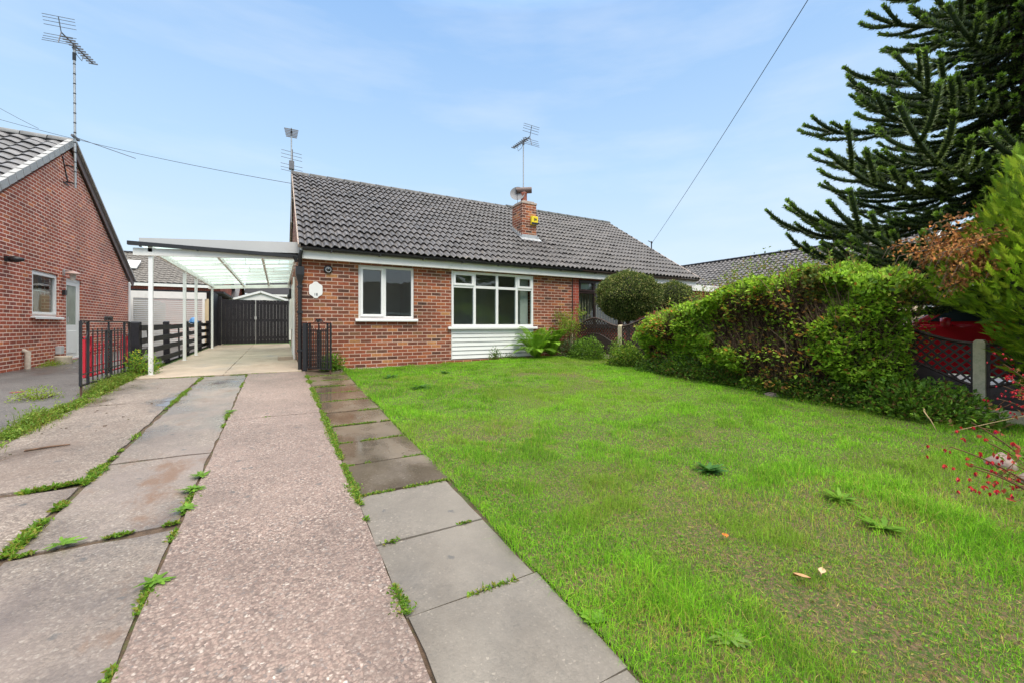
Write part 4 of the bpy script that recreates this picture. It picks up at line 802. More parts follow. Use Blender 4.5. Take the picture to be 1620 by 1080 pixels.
irongate('iron_gate', 'red painted gate behind the open black iron gate', (-2.62, 8.85), (-2.62, 11.0), .46, .62, M['redpaint'], plates=True, crest=False)
irongate('iron_gate', 'narrow black wrought iron gate folded back at the bungalow corner', (.50, 9.14), (.87, 8.55), .43, .87, M['iron'], legs=(.69,))
m = MB(); m.box((.42, 9.14, .36), (.50, 9.22, 1.31)); tag(m.build('gate_post', M['iron'], origin=(.46, 9.18, .37)), 'black hinge post against the brick corner beside the narrow iron gate', 'post')

# trellis fence with concrete posts on X = 7.1
FX = 7.1; FY = [9.15, 7.29, 5.4, 3.5, 1.5, -.4, -2.3]
glabel = ['pale concrete fence post nearest the bungalow wall, beside the reddish climber', 'concrete fence post between two trellis panels in front of the round bushes', 'concrete fence post buried in the far half of the hedge', 'concrete fence post buried in the near half of the hedge', 'mossy concrete fence post left of the bright green conifer', 'concrete fence post behind the bright green conifer', 'concrete fence post past the conifer']
for k, y in enumerate(FY[:6]):
    g = float(gz(y)); top = 1.27 if k < 3 else 1.27-.065*(k-2)
    if k == 4: top = 1.10
    m = MB(); m.box((FX-.05, y-.05, g-.1), (FX+.05, y+.05, top-.03)); m.hexa([(FX-.05,y-.05,top-.03),(FX+.05,y-.05,top-.03),(FX+.05,y+.05,top-.03),(FX-.05,y+.05,top-.03),(FX-.03,y-.03,top),(FX+.03,y-.03,top),(FX+.03,y+.03,top),(FX-.03,y+.03,top)])
    tag(m.build('fence_post', M['concpost'], origin=(FX, y, g), bevel=.004), glabel[k], 'fence post', 'concrete posts of the trellis fence')
plab = ['dark trellis panel with a domed solid middle between the climber and the first round bush', 'dark trellis panel running into the far end of the hedge', 'dark fence panel hidden in the middle of the hedge', 'dark trellis panel in front of the red car', 'dark trellis panel behind the bright green conifer']
for k in range(5):
    ya, yb = FY[k]-.06, FY[k+1]+.06; L = ya-yb; t0 = 1.27-.065*max(0, k-2); t1 = 1.27-.065*max(0, k-1)
    if k == 3: t1 = 1.08
    if k == 4: t0 = 1.08; t1 = 1.0
    g = float(gz((ya+yb)/2)); zb = g+(.22 if k < 3 else .30)
    t = thing('trellis_panel', plab[k], 'fence panel', (FX, (ya+yb)/2, g), 'trellis fence panels')
    U = np.linspace(0, 1, 25); yy = ya-(ya-yb)*U; base = t0+(t1-t0)*U
    hump = .20*np.sin(np.pi*U)**2.0
    if k == 1: pass
    tz = base-.03+hump-.0; bz = base-.52+.30*np.clip(np.sin(np.pi*U),0,1)**1.2
    m = MB()
    m.tube([(FX, a, b) for a, b in zip(yy, tz)], .022, 4, False); m.tube([(FX, a, b) for a, b in zip(yy, bz)], .02, 4, False)
    m.bar((FX, ya, zb), (FX, ya, tz[0]), .03); m.bar((FX, yb, zb), (FX, yb, tz[-1]), .03); m.bar((FX, ya, zb+.02), (FX, yb, zb+.02), .035)
    m.build('frame', M['wood_dark'], t)
    m = MB(); st_ = .10
    T = lambda y: np.interp(-y, -yy, tz); B = lambda y: np.interp(-y, -yy, bz)
    for s_, xo in ((1, .006), (-1, -.006)):
        c_ = -2.5
        while c_ < 3.5:
            # line z = s*(y-yb) + c
            ys_ = np.linspace(yb+.01, ya-.01, 120); zs = s_*(ys_-yb)+c_+.5; ok = (zs < T(ys_)) & (zs > B(ys_))
            if ok.any():
                i_ = np.where(ok)[0]; sp_ = np.split(i_, np.where(np.diff(i_) > 1)[0]+1)
                for q in sp_:
                    if len(q) > 2: m.bar((FX+xo, ys_[q[0]], zs[q[0]]), (FX+xo, ys_[q[-1]], zs[q[-1]]), .022, .009, up=(1,0,0))
            c_ += st_*1.0
    m.build('lattice', M['wood_dark'], t)
    m = MB()
    # horizontal lapped boards clipped under the arch: vertical slices of boards
    nb_ = 60; ed = np.linspace(yb+.015, ya-.015, nb_+1)
    z_ = zb+.03
    while z_ < 1.3:
        for a, b in zip(ed[:-1], ed[1:]):
            top = min(z_+.115, float(B((a+b)/2)))
            if top > z_+.01: m.hexa([(FX-.012, a, z_), (FX+.004, a, z_), (FX+.004, b, z_), (FX-.012, b, z_), (FX-.004, a, top), (FX+.006, a, top), (FX+.006, b, top), (FX-.004, b, top)])
        z_ += .11
    m.build('boards', M['wood_dark'], t)
    m = MB(); m.box((FX-.025, yb, g-.1), (FX+.025, ya, zb)); m.build('gravel_board', M['concpost'], t)

# ================================================================== AERIALS AND WIRES
def yagi(par, c, heading, L=1.2, n=10, el=.0, ew=.22, refl=True, scale=1, name='aerial_head', vert=False):
    """c = clamp point; heading unit xy direction the boom points"""
    h = Vector((heading[0], heading[1], el)).normalized(); s = Vector((-h.y, h.x, 0)).normalized(); up = s.cross(h)*-1
    if up.z < 0: up = -up
    c = Vector(c); m = MB(); a = c-h*L*.38+up*.06; b = c+h*L*.62+up*.06; m.bar(a, b, .022)
    for k in range(n):
        p = a+(b-a)*(.14+.86*k/(n-1)); w_ = ew*(1-.25*k/n)/2
        m.bar(p-s*w_, p+s*w_, .014, .03); 
    if refl:
        for sg in (1, -1):
            q = a+up*sg*.30-h*.12*0; m.bar(a, q+h*(-.10), .014)
            for k in (.35, .6, .82, 1.0): p = a+(q+h*(-.10)-a)*k; m.bar(p-s*.29, p+s*.29, .009)
    m.tube([c, c+h*.1-up*.12, c+h*.3-up*.15, c+h*.36+up*.05], .007, 5)
    m.bar(c-up*.06, c+up*.08, .05)
    return m.build(name, M['antenna'], par)
def hd(px): 
    u = (px-810)/654; v = Vector((.4924+.8704*u, .8704-.4924*u, 0)); return v.normalized()
t = thing('tv_aerial', 'tall banded mast with tv aerial bracketed to the apex of the left brick gable', 'aerial', (-4.33, 14.1, 4.6))
m = MB(); m.tube([(-4.33, 14.1, 4.62), (-4.35, 14.1, 8.05)], .024, 8); m.build('mast', M['galv'], t)
m = MB()
for z_ in np.arange(5.0, 8.0, .24): m.lathe((-4.33-.02*(z_-4.62)/3.4, 14.1, z_), [(.028,0),(.028,.025)], 8)
m.lathe((-4.35,14.1,7.75), [(.035,0),(.035,.18)], 8); m.build('tape', M['black'], t)
m = MB(); m.bar((XN, 14.1, 4.75), (-4.30, 14.1, 4.72), .03); m.bar((XN, 14.1, 5.15), (-4.30, 14.1, 5.12), .03); m.bar((XN, 13.95, 4.7), (XN, 14.25, 4.7), .03); m.bar((XN+.01, 13.9, 5.3), (XN+.01, 14.2, 4.75), .02); m.build('bracket', M['iron'], t)
yagi(t, (-4.35, 14.1, 8.06), hd(566), 1.25, 11, ew=.24)
m = MB(); m.bar((-4.36, 14.0, 5.88), (-4.3, 14.2, 5.83), .05); m.bar((-4.36, 14.05, 5.86), (-3.32, 14.6, 5.72), .012); m.build('side_arm', M['antenna'], t)
t = thing('tv_aerial', 'slim mast with two small aerials at the left gable end of the bungalow roof', 'aerial', (.33, 13.42, 4.4))
m = MB(); m.tube([(.33, 13.42, 4.2), (.33, 13.42, 6.75)], .018, 8); m.bar((.33, 13.42, 4.9), (.41, 13.42, 4.9), .03); m.build('mast', M['galv'], t)
yagi(t, (.33, 13.42, 6.74), hd(470), .62, 6, ew=.36, refl=False)
m = MB()
for z_, w_ in ((5.66, .26), (5.74, .27), (5.84, .27), (6.02, .26), (6.12, .26), (6.22, .25)): m.bar((.33-w_, 13.42-.08*0, z_+.02), (.33+w_+.02, 13.5, z_), .010)
m.box((.27, 13.36, 5.72), (.40, 13.5, 5.95)); m.bar((.36, 13.43, 5.6), (.36, 13.43, 6.3), .02); m.build('aerial_head', M['antenna'], t)
t = thing('tv_aerial', 'tv aerial with wire reflector on a mast above the brick chimney', 'aerial', (6.72, 11.0, 5.0))
m = MB(); m.tube([(6.72, 11.15, 4.6), (6.72, 11.15, 6.98)], .019, 8); m.build('mast', M['galv'], t)
yagi(t, (6.72, 11.15, 6.99), hd(399), .95, 9, ew=.2)
t = thing('tv_aerial', 'distant aerial on the chimney of the weathered roof house', 'aerial', (-11.3, 36, 6.3)); m = MB(); m.tube([(-11.3, 36, 6.3), (-11.3, 36, 8.0)], .03, 6); m.bar((-11.9, 36, 7.9), (-10.7, 36, 8.0), .03)
for k in range(5): m.bar((-11.8+k*.25, 35.8, 7.95), (-11.8+k*.25, 36.2, 7.95), .03)
m.build('mast', M['antenna'], t)
def wire(name, lab, P, r=.009):
    m = MB(); m.tube(P, r*.72, 6); o = m.build(name, M['black'], origin=tuple(P[0])); tag(o, lab, 'wire')
A = np.array((12.28, 11.0, 4.33)); B = np.array((6.56, 3.18, 5.99)); wire('telephone_wire', 'telephone wire rising from the far end of the roof towards the top of the sky', curvepts(A, A+(B-A)*1.95, .25, 40), .0085)
m = MB(); m.bar((12.28, 11.0, 4.0), (12.28, 11.0, 4.42), .03); m.bar((12.1, 11.0, 4.42), (12.34, 11.0, 4.36), .02); m.lathe((12.28, 11, 4.36), [(0,0),(.03,.01),(.03,.05),(0,.06)], 8); tag(m.build('wire_bracket', M['iron'], origin=(12.28, 11, 4.1)), 'small iron bracket holding the wire on the far roof edge', 'bracket')
A = np.array((.34, 13.3, 5.28)); B = np.array((-8.2, 20.7, 8.55)); wire('telephone_wire', 'telephone wire sloping down to the left gable end of the bungalow roof', curvepts(A, A+(B-A)*1.7, .35, 40), .010)
wire('telephone_wire', 'faint wire slanting down behind the left neighbour roof', curvepts((-20, 40, 18.5), (-9.5, 27, 10.2), .3, 10), .014)
m = MB(); m.tube([(.02, -5.0, -.3), (.0, -5.0, 8.0)], [.13, .1], 10); tag(m.build('telegraph_pole', M['bark'], origin=(0, -5, -.2)), 'wooden telegraph pole by the street that carries the wires', 'pole')

# ================================================================== CAR
ct = thing('car', 'red car parked on the next drive behind the trellis fence', 'car', (11.2, 2.0, .12))
g = .10; carred = plain('car_red', (.68,.012,.028), .25, .03, 2, coat=.8)
cxm = 11.15; cS = .2; z0c = g-.04
def cprof(pts, w0): return [(cxm-w0, y+cS, z+z0c) for y, z in pts]
low = [(4.05,.38),(4.10,.75),(3.92,1.02),(2.95,1.22),(-.45,1.25),(-.62,1.05),(-.62,.5),(-.5,.34)]
m = MB(); m.prism(cprof(low, .86), (1.72, 0, 0)); body = m.build('body', carred, ct, bevel=.06)
cb_ = [(2.92,1.22,.80),(2.18,1.72,.68),(1.8,1.80,.66),(.2,1.80,.66),(-.30,1.70,.67),(-.50,1.22,.80)]
m = MB(); n_ = len(cb_); V = [(cxm-w_, y+cS, z+z0c) for y, z, w_ in cb_]+[(cxm+w_, y+cS, z+z0c) for y, z, w_ in cb_]
m.add(V, [tuple(range(n_)), tuple(range(n_, 2*n_))[::-1]]+[(i, n_+i, n_+(i+1) % n_, (i+1) % n_) for i in range(n_)]); m.build('cabin', carred, ct, bevel=.03)
gl = plain('car_glass', (.035,.05,.055), .04, .05, 2, spec=1)
def cs(y, z, o=.012): return (cxm-(.80-(z-1.22)*.24)-o, y+cS, z+z0c)
for pts in ([(2.62,1.27),(1.45,1.27),(1.45,1.69),(2.14,1.66)], [(1.36,1.27),(.35,1.27),(.35,1.70),(1.36,1.69)], [(.26,1.27),(-.38,1.27),(-.22,1.64),(.26,1.70)]):
    m = MB(); V = [cs(y, z) for y, z in pts]+[cs(y, z, -.02) for y, z in pts]; m.add(V, [(0,1,2,3),(7,6,5,4),(0,4,5,1),(1,5,6,2),(2,6,7,3),(3,7,4,0)]); m.build('side_window', gl, ct)
m = MB(); V = [(cxm-.72,2.90+cS,1.255+z0c),(cxm+.72,2.90+cS,1.255+z0c),(cxm+.62,2.24+cS,1.70+z0c),(cxm-.62,2.24+cS,1.70+z0c)]; m.add(V+[(x_, y_-.06, z_-.03) for x_, y_, z_ in V], [(0,1,2,3),(7,6,5,4),(0,4,5,1),(1,5,6,2),(2,6,7,3),(3,7,4,0)]); m.build('windscreen', plain('windscreen', (.10,.14,.18), .05, .05, 2, spec=1), ct)
m = MB(); m.box((cxm-.885, 2.3+cS, 1.22), (cxm-.82, 2.42+cS, 1.27)); m.lathe((cxm-.98, 2.36+cS, 1.31), [(0,-.09),(.07,-.07),(.07,.07),(0,.09)], 10); m.build('mirror', carred, ct)
for yw_ in (3.25, .4):
    for sx in (-.84, .66):
        m = MB(); m.lathe((cxm+sx, yw_, g+.31), [(.0,0),(.2,0),(.31,.02),(.32,.09),(.31,.16),(.0,.18)], 24, 0); wh = m.build('wheel', M['black'], ct)
        m = MB(); m.lathe((cxm+sx, yw_, g+.31), [(0,-.012),(.18,-.008),(.2,.01)], 16, 0); m.build('rim', M['lead'], wh)
m = MB(); m.box((cxm-.8, 4.22, .78), (cxm-.45, 4.31, .92)); m.build('headlight', M['glassd'], ct)

# ================================================================== VEGETATION
G1 = [(.10,.22,.02), (.07,.17,.02), (.14,.28,.03), (.05,.12,.015), (.18,.30,.04)]
def tubes_many(mb, P0, P1, r, col=None, bend=0):
    """N three-sided straight twigs"""
    P0 = np.asarray(P0, float); P1 = np.asarray(P1, float); n = len(P0); d = nrm(P1-P0); a = nrm(np.cross(d, rnd_dirs(n))); b = np.cross(d, a); r = np.broadcast_to(r, (n,))[:,None]
    V = []
    for c_, rr in ((P0, r), (P1, r*.5)):
        for t in (0, 2.09, 4.19): V.append(c_+(a*math.cos(t)+b*math.sin(t))*rr)
    V = np.stack(V, 1).reshape(-1, 3); F = np.array([(0,1,4,3),(1,2,5,4),(2,0,3,5)])
    mb.add(V, (np.arange(n)[:,None,None]*6+F).reshape(-1,4), True, col)
def core(mb, fn, nu=28, nv=16, col=None):
    V = [fn(u/nu*2*math.pi, -math.pi/2+v/nv*math.pi) for v in range(nv+1) for u in range(nu)]
    F = [(v*nu+u, v*nu+(u+1) % nu, (v+1)*nu+(u+1) % nu, (v+1)*nu+u) for v in range(nv) for u in range(nu)]
    mb.add(V, F, True, col)

# ---- clipped round bushes
def clipped(c, rx, rz, n, lab, trunk=True, seed=0):
    c = np.array(c, float); t = thing('clipped_bush', lab, 'bush', (c[0], c[1], .4), 'round clipped bushes')
    D = rnd_dirs(n); lump = 1+.16*(fbm(np.arctan2(D[:,1], D[:,0])*2.2+10, D[:,2]*3.5+10, seed)-.5)*2
    rr = lump*(1-np.abs(rng.normal(0, .06, n)))+rng.random(n)**8*.12
    P = c+D*np.stack([rx*rr, rx*rr, rz*rr], 1)
    dirs = nrm(D+rng.normal(0, .6, (n, 3))); 
    col = pal([(.05,.085,.025),(.075,.12,.03),(.13,.175,.045),(.28,.29,.12),(.03,.055,.016)], n, .25, [.26,.28,.24,.15,.07])
    m = MB(); leaves(m, P, dirs, nrm(D+rng.normal(0,.5,(n,3))), rng.uniform(.03,.06,n), rng.uniform(.018,.034,n), col); m.build('foliage', M['leaf'], t)
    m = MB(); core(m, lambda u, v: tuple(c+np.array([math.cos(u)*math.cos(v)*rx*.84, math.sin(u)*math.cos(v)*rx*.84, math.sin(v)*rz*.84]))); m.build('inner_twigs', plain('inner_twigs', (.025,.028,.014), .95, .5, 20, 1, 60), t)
    if trunk: m = MB(); m.tube([(c[0], c[1], .3), (c[0]+.03, c[1], .9), (c[0], c[1], c[2]-rz*.6)], [.06,.05,.05], 8); m.tube([(c[0]-.1, c[1]-.1, .3), (c[0]-.06, c[1]-.05, c[2]-rz*.6)], .035, 7); m.build('trunk', M['bark'], t)
clipped((8.09, 8.05, 2.03), .80, .61, 26000, 'large round clipped bush on a trunk in front of the brown window')
clipped((10.15, 8.3, 2.02), .60, .50, 12000, 'smaller round clipped bush behind and right of the large one', seed=4)

# ---- hedge
hy0, hy1 = 1.95, 6.1
def htop(y): return np.interp(y, [1.7,2.05,2.5,3,4.2,5,5.75,6.15], [1.45,1.85,2.06,2.04,1.84,1.68,1.45,.85]) + .20*(fbm(y*2.6, 0*y+2, 21)-.5)*2
def hfront(y, z):       # x of the front face
    e = np.clip((z-.2)/1.6, 0, 1)
    return 6.55 - .26*np.sin(e*math.pi*.75) - .46*(fbm(y*1.9, z*2.4, 31)-.45)*2 + .35*np.clip((y-5.9)/.8,0,1) + .40*np.clip((2.5-y)/.6, 0, 1)**1.3
hg = thing('hedge', 'overgrown hedge with green leaves and bare brown twiggy patches along the right of the lawn', 'hedge', (6.8, 4.2, .15))
n = 56000; y = rng.uniform(hy0, hy1, n); T_ = htop(y); which = rng.random(n)
zz = gz(y)+.05+rng.random(n)*(T_-gz(y)-.05); xf = hfront(y, zz)
dep = np.abs(rng.normal(0, .11, n))-.05*(fbm(y*5, zz*5, 43, 2)-.5)*4; x = xf+dep-.04
top = which > .70; x[top] = rng.uniform(6.2, 7.5, top.sum()); zz[top] = T_[top]-.25*((x[top]-6.75)/.7)**2-np.abs(rng.normal(0,.08,top.sum()))+.05
back = (which > .62) & ~top; x[back] = 7.5-dep[back]
ends = rng.random(n) < .05; 
# brown gaps
bare = fbm(y*1.25+3, zz*1.5+1, 41, 3); k_ = (bare < .545-.26*np.clip((np.abs(zz-1.0)-.35), 0, 1)-.15*(fbm(y*4, zz*4, 44)-.5)) & ~top & ~back
keep = ~k_ | (rng.random(n) < .13)
P = np.stack([x, y, zz], 1)[keep]; tp = top[keep]; kb = k_[keep]; nn_ = len(P)
D = nrm(np.stack([np.where(tp, rng.normal(0,.6,nn_), -1+rng.normal(0,.5,nn_)), rng.normal(0,.7,nn_), rng.normal(.25,.5,nn_)+tp*.6], 1))
Nn = nrm(np.stack([-.4+rng.normal(0,.4,nn_), rng.normal(0,.4,nn_), np.full(nn_, .8)], 1))
sel = fbm(P[:,1]*2.1+7, P[:,2]*2.1, 51)
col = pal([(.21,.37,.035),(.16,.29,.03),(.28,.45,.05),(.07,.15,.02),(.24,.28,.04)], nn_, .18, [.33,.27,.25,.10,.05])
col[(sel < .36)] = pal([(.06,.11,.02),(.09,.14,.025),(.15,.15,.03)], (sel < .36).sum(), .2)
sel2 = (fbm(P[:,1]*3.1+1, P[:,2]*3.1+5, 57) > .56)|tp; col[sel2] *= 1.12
br = rng.random(nn_) < (.03+.08*(sel < .40)+.3*kb); col[br] = pal([(.25,.13,.04),(.30,.20,.05),(.18,.09,.04),(.38,.17,.04)], br.sum(), .2)
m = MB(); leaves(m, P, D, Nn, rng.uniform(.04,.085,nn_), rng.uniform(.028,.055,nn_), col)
# shoots sticking out of the top
ns = 110; sy = rng.uniform(1.9, 6.3, ns); sx = rng.uniform(6.3, 7.3, ns); sz = htop(sy)-.08; sh_ = rng.uniform(.08, .40, ns)*np.where(sy < 3.6, 1.2, .8); tipx = rng.normal(0, .12, ns); tipy = rng.normal(0, .12, ns)
mt_ = MB(); S0 = np.stack([sx, sy, sz-.15], 1); S1 = np.stack([sx+tipx, sy+tipy, sz+sh_], 1); tubes_many(mt_, S0, S1, .006, (.13,.09,.04))
f = rng.random((ns, 16)); PP = (S0[:,None]+(S1-S0)[:,None]*f[...,None]).reshape(-1, 3); q = len(PP)
leaves(m, PP, nrm(rnd_dirs(q)+np.array([0,0,.6])), rnd_dirs(q)+np.array([0,0,1.]), rng.uniform(.035,.07,q), rng.uniform(.022,.04,q), pal([(.15,.28,.04),(.20,.30,.05),(.12,.22,.03),(.25,.22,.05)], q, .15))
m.build('foliage', M['leaf'], hg)
n = 9000; y = rng.uniform(hy0+.1, hy1-.1, n); z0 = gz(y)+rng.random(n)**1.1*(htop(y)-gz(y)-.25); xb = hfront(y, z0)+.10+rng.random(n)**1.5*.5
P0 = np.stack([xb, y, z0], 1); ln = rng.uniform(.12, .45, n); d = nrm(np.stack([-.25+rng.normal(0,.3,n), rng.normal(0,.45,n), np.full(n, .9)], 1)); tubes_many(mt_, P0, P0+d*ln[:,None], rng.uniform(.002,.0055,n), np.repeat(pal([(.14,.075,.045),(.20,.12,.075),(.09,.05,.035),(.26,.17,.11)], n, .2), 6, axis=0))
n = 16000; y = rng.uniform(hy0+.1, hy1-.1, n); z0 = gz(y)+rng.random(n)*(htop(y)-gz(y)-.2); P0 = np.stack([hfront(y, z0)+.14+rng.random(n)**1.3*.5, y, z0], 1)
mt_.hc = True; leaves(mt_, P0, rnd_dirs(n), rnd_dirs(n), rng.uniform(.03,.07,n), rng.uniform(.02,.045,n), pal([(.10,.05,.03),(.17,.09,.05),(.07,.05,.03),(.05,.06,.02)], n, .25))
mt_.build('twigs', leafmat('twig_leaf', rough=.85, trans=.05), hg)
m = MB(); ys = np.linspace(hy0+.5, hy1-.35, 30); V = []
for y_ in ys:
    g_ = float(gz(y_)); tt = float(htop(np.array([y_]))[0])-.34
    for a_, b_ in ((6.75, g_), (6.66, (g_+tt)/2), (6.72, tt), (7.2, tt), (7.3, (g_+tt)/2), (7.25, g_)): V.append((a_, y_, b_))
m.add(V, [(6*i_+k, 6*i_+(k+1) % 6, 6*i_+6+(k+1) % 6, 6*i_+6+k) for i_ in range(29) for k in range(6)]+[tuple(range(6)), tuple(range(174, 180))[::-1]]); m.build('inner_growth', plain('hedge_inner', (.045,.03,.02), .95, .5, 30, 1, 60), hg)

# ---- generic leafy shrub
def shrub(name, lab, cat, c, r, n, cols, lsz=(.03,.06), stems=10, wts=None, group=None, up=.4, scol=(.12,.08,.04)):
    c = np.array(c, float); r = np.array(r, float); t = thing(name, lab, cat, tuple(c), group)
    D = rnd_dirs(n); D[:,2] = np.abs(D[:,2]); q = rng.random(n)**.45
    lump = 1+.35*(fbm(np.arctan2(D[:,1], D[:,0])*1.3+20, D[:,2]*2+c[0]*3, int(c[1]*7) % 50)-.5)*2
    P = c+D*r*(q*lump)[:,None]; 
    m = MB(); leaves(m, P, nrm(D+rng.normal(0,.7,(n,3))+np.array([0,0,up*.5])), nrm(rng.normal(0,.5,(n,3))+np.array([0,0,1.])), rng.uniform(*lsz, n), rng.uniform(lsz[0]*.6, lsz[1]*.6, n), pal(cols, n, .18, wts)); m.build('foliage', M['leaf'], t)
    m = MB(); k = stems*6; D2 = rnd_dirs(k); D2[:,2] = np.abs(D2[:,2])+.3; tubes_many(m, np.repeat(c[None]+[0,0,-.02], k, 0)+rng.normal(0,.3,(k,3))*r*[1,1,0]*.5, c+nrm(D2)*r*rng.uniform(.5,.95,(k,1)), .005, scol); m.hc = True; m.build('stems', M['leaf'], t)
    return t
gzf = lambda x, y: float(lawn_z(np.array([x]), np.array([y]))[0])
GB = [(.10,.21,.02),(.14,.27,.03),(.07,.15,.02),(.04,.09,.02)]
shrub('shrub', 'low leafy shrub at the foot of the trellis right of the fern', 'shrub', (6.62, 8.0, gzf(6.6,8)), (.45,.55,.5), 3800, GB, stems=8)
shrub('shrub', 'dense green shrub spilling from the far end of the hedge', 'shrub', (6.7, 6.75, gzf(6.7,6.9)), (.42,.45,.50), 4200, GB+[(.2,.26,.04)], stems=8)
shrub('shrub', 'spindly grey green plant in front of the trellis beside the climber', 'shrub', (6.45, 8.45, gzf(6.4,8.4)), (.3,.3,.5), 1100, [(.10,.15,.07),(.07,.12,.05)], (.03,.06))
shrub('shrub', 'bramble patch spreading below the mossy fence post', 'shrub', (6.55, 2.0, gzf(6.5,1.9)), (.48,.72,.42), 5200, [(.09,.20,.025),(.14,.27,.03),(.06,.13,.02),(.15,.1,.04)], (.035,.075), stems=14, wts=[.35,.3,.25,.1], scol=(.3,.22,.12))
shrub('shrub', 'dark ground growth under the near end of the hedge', 'shrub', (6.4, 3.0, gzf(6.4,3)), (.35,.95,.33), 3600, [(.06,.13,.02),(.09,.18,.02),(.04,.08,.02),(.22,.13,.05)], wts=[.35,.3,.25,.1])
shrub('shrub', 'green growth at the foot of the middle of the hedge', 'shrub', (6.42, 4.9, gzf(6.4,4.9)), (.32,1.3,.38), 4200, [(.06,.13,.02),(.09,.19,.02),(.04,.08,.02),(.2,.13,.05)], wts=[.35,.35,.22,.08])
shrub('small_plant', 'small rosebush like plant against the white boarding', 'plant', (4.62, 9.0, .39), (.2,.15,.34), 420, GB, (.025,.05), stems=5)
shrub('small_plant', 'low weed at the wall below the white boarding', 'plant', (5.0, 9.0, .38), (.25,.14,.2), 600, GB, (.02,.04), stems=4)
shrub('small_plant', 'leafy weeds growing behind the narrow iron gate', 'plant', (.95, 8.98, .37), (.28,.16,.34), 900, [(.08,.19,.02),(.12,.26,.03)], (.03,.06), stems=6)
# climber with reddish stems
t = thing('climber', 'climbing shrub with reddish bare stems and green tufts at the first fence post', 'climber', (6.75, 8.75, .4))
m = MB(); tips = []
for k in range(9):
    a = Vector((6.75+rng.normal(0,.05), 8.75+rng.normal(0,.05), .35)); tip = Vector((6.75+rng.normal(-.05,.22), 8.75+rng.normal(0,.35), rng.uniform(1.15, 1.62))); mid = (a+tip)/2+Vector((rng.normal(0,.08), rng.normal(0,.1), .1)); m.tube([a, a.lerp(mid,.5)+Vector((rng.normal(0,.03),0,0)), mid, tip], [.022,.018,.012,.006], 6, col=(.22,.09,.055)); tips += [tip, mid.lerp(tip, .6)]
m.build('stems', leafmat('red_stem', trans=0, rough=.8), t)
m = MB(); 
for tip in tips:
    if rng.random() < .25: continue
    q = 170; P = np.array(tip)+rng.normal(0, .085, (q,3)); leaves(m, P, rnd_dirs(q), rnd_dirs(q)+[0,0,1], rng.uniform(.03,.07,q), rng.uniform(.015,.03,q), pal([(.14,.25,.03),(.2,.28,.04),(.09,.16,.02),(.28,.15,.05)], q, .15, [.4,.3,.2,.1]))
m.build('foliage', M['leaf'], t)
# pink flowering shrub behind the fence
shrub('flowering_shrub', 'shrub with pink and red blooms peeping over the hedge by the adjoining bungalow', 'shrub', (9.6, 6.7, .9), (.7,.6,1.25), 3000, [(.40,.06,.09),(.35,.09,.05),(.10,.18,.03),(.12,.2,.03)], (.03,.06), wts=[.16,.14,.4,.3])

# ---- ferns
def fern(c, R_, n, lab, seed):
    t = thing('fern', lab, 'fern', tuple(c), 'ferns by the white boarding'); m = MB(); c = np.array(c)
    for k in range(n):
        a = k*2.399+rng.normal(0,.2); e_ = rng.uniform(.35, 1.3); L_ = R_*rng.uniform(.75, 1.15); s = np.linspace(0, 1, 30)
        out = L_*np.sin(e_)*s; up = L_*(np.cos(e_)*1.25*s + .55*s - .75*s**2.4)
        P = c+np.stack([np.cos(a)*out, np.sin(a)*out, np.maximum(up, .02)], 1); cb = np.array([(.16,.33,.025),(.21,.40,.035),(.11,.24,.02)][k % 3])*rng.uniform(.75,1.15)
        m.tube(P, np.linspace(.004,.001,30), 3, col=cb*.8, caps=False)
        T = nrm(np.gradient(P, axis=0)); S = nrm(np.cross(T, [0,0,1.])); ln = .105*np.sin(np.pi*np.clip(s*.93+.09,0,1))**.7*R_/.6
        for sg in (1, -1):
            for sub in (0, .5):
                Q = P[2:]+T[2:]*sub*L_/29; D = nrm(S[2:]*sg+T[2:]*.35+rng.normal(0,.07,(28,3))+[0,0,-.15]); leaves(m, Q, D, np.cross(S[2:],T[2:])*1.0, ln[2:], np.full(28, .015), np.repeat((cb*rng.uniform(.8,1.2))[None], 28, 0))
    m.build('fronds', M['leaf'], t)
fern((5.55, 8.62, gzf(5.55,8.6)), .82, 40, 'large bright green fern nearest the white boarding', 1)
fern((6.1, 8.72, gzf(6.1,8.75)), .72, 30, 'smaller fern between the large fern and the climber', 2)
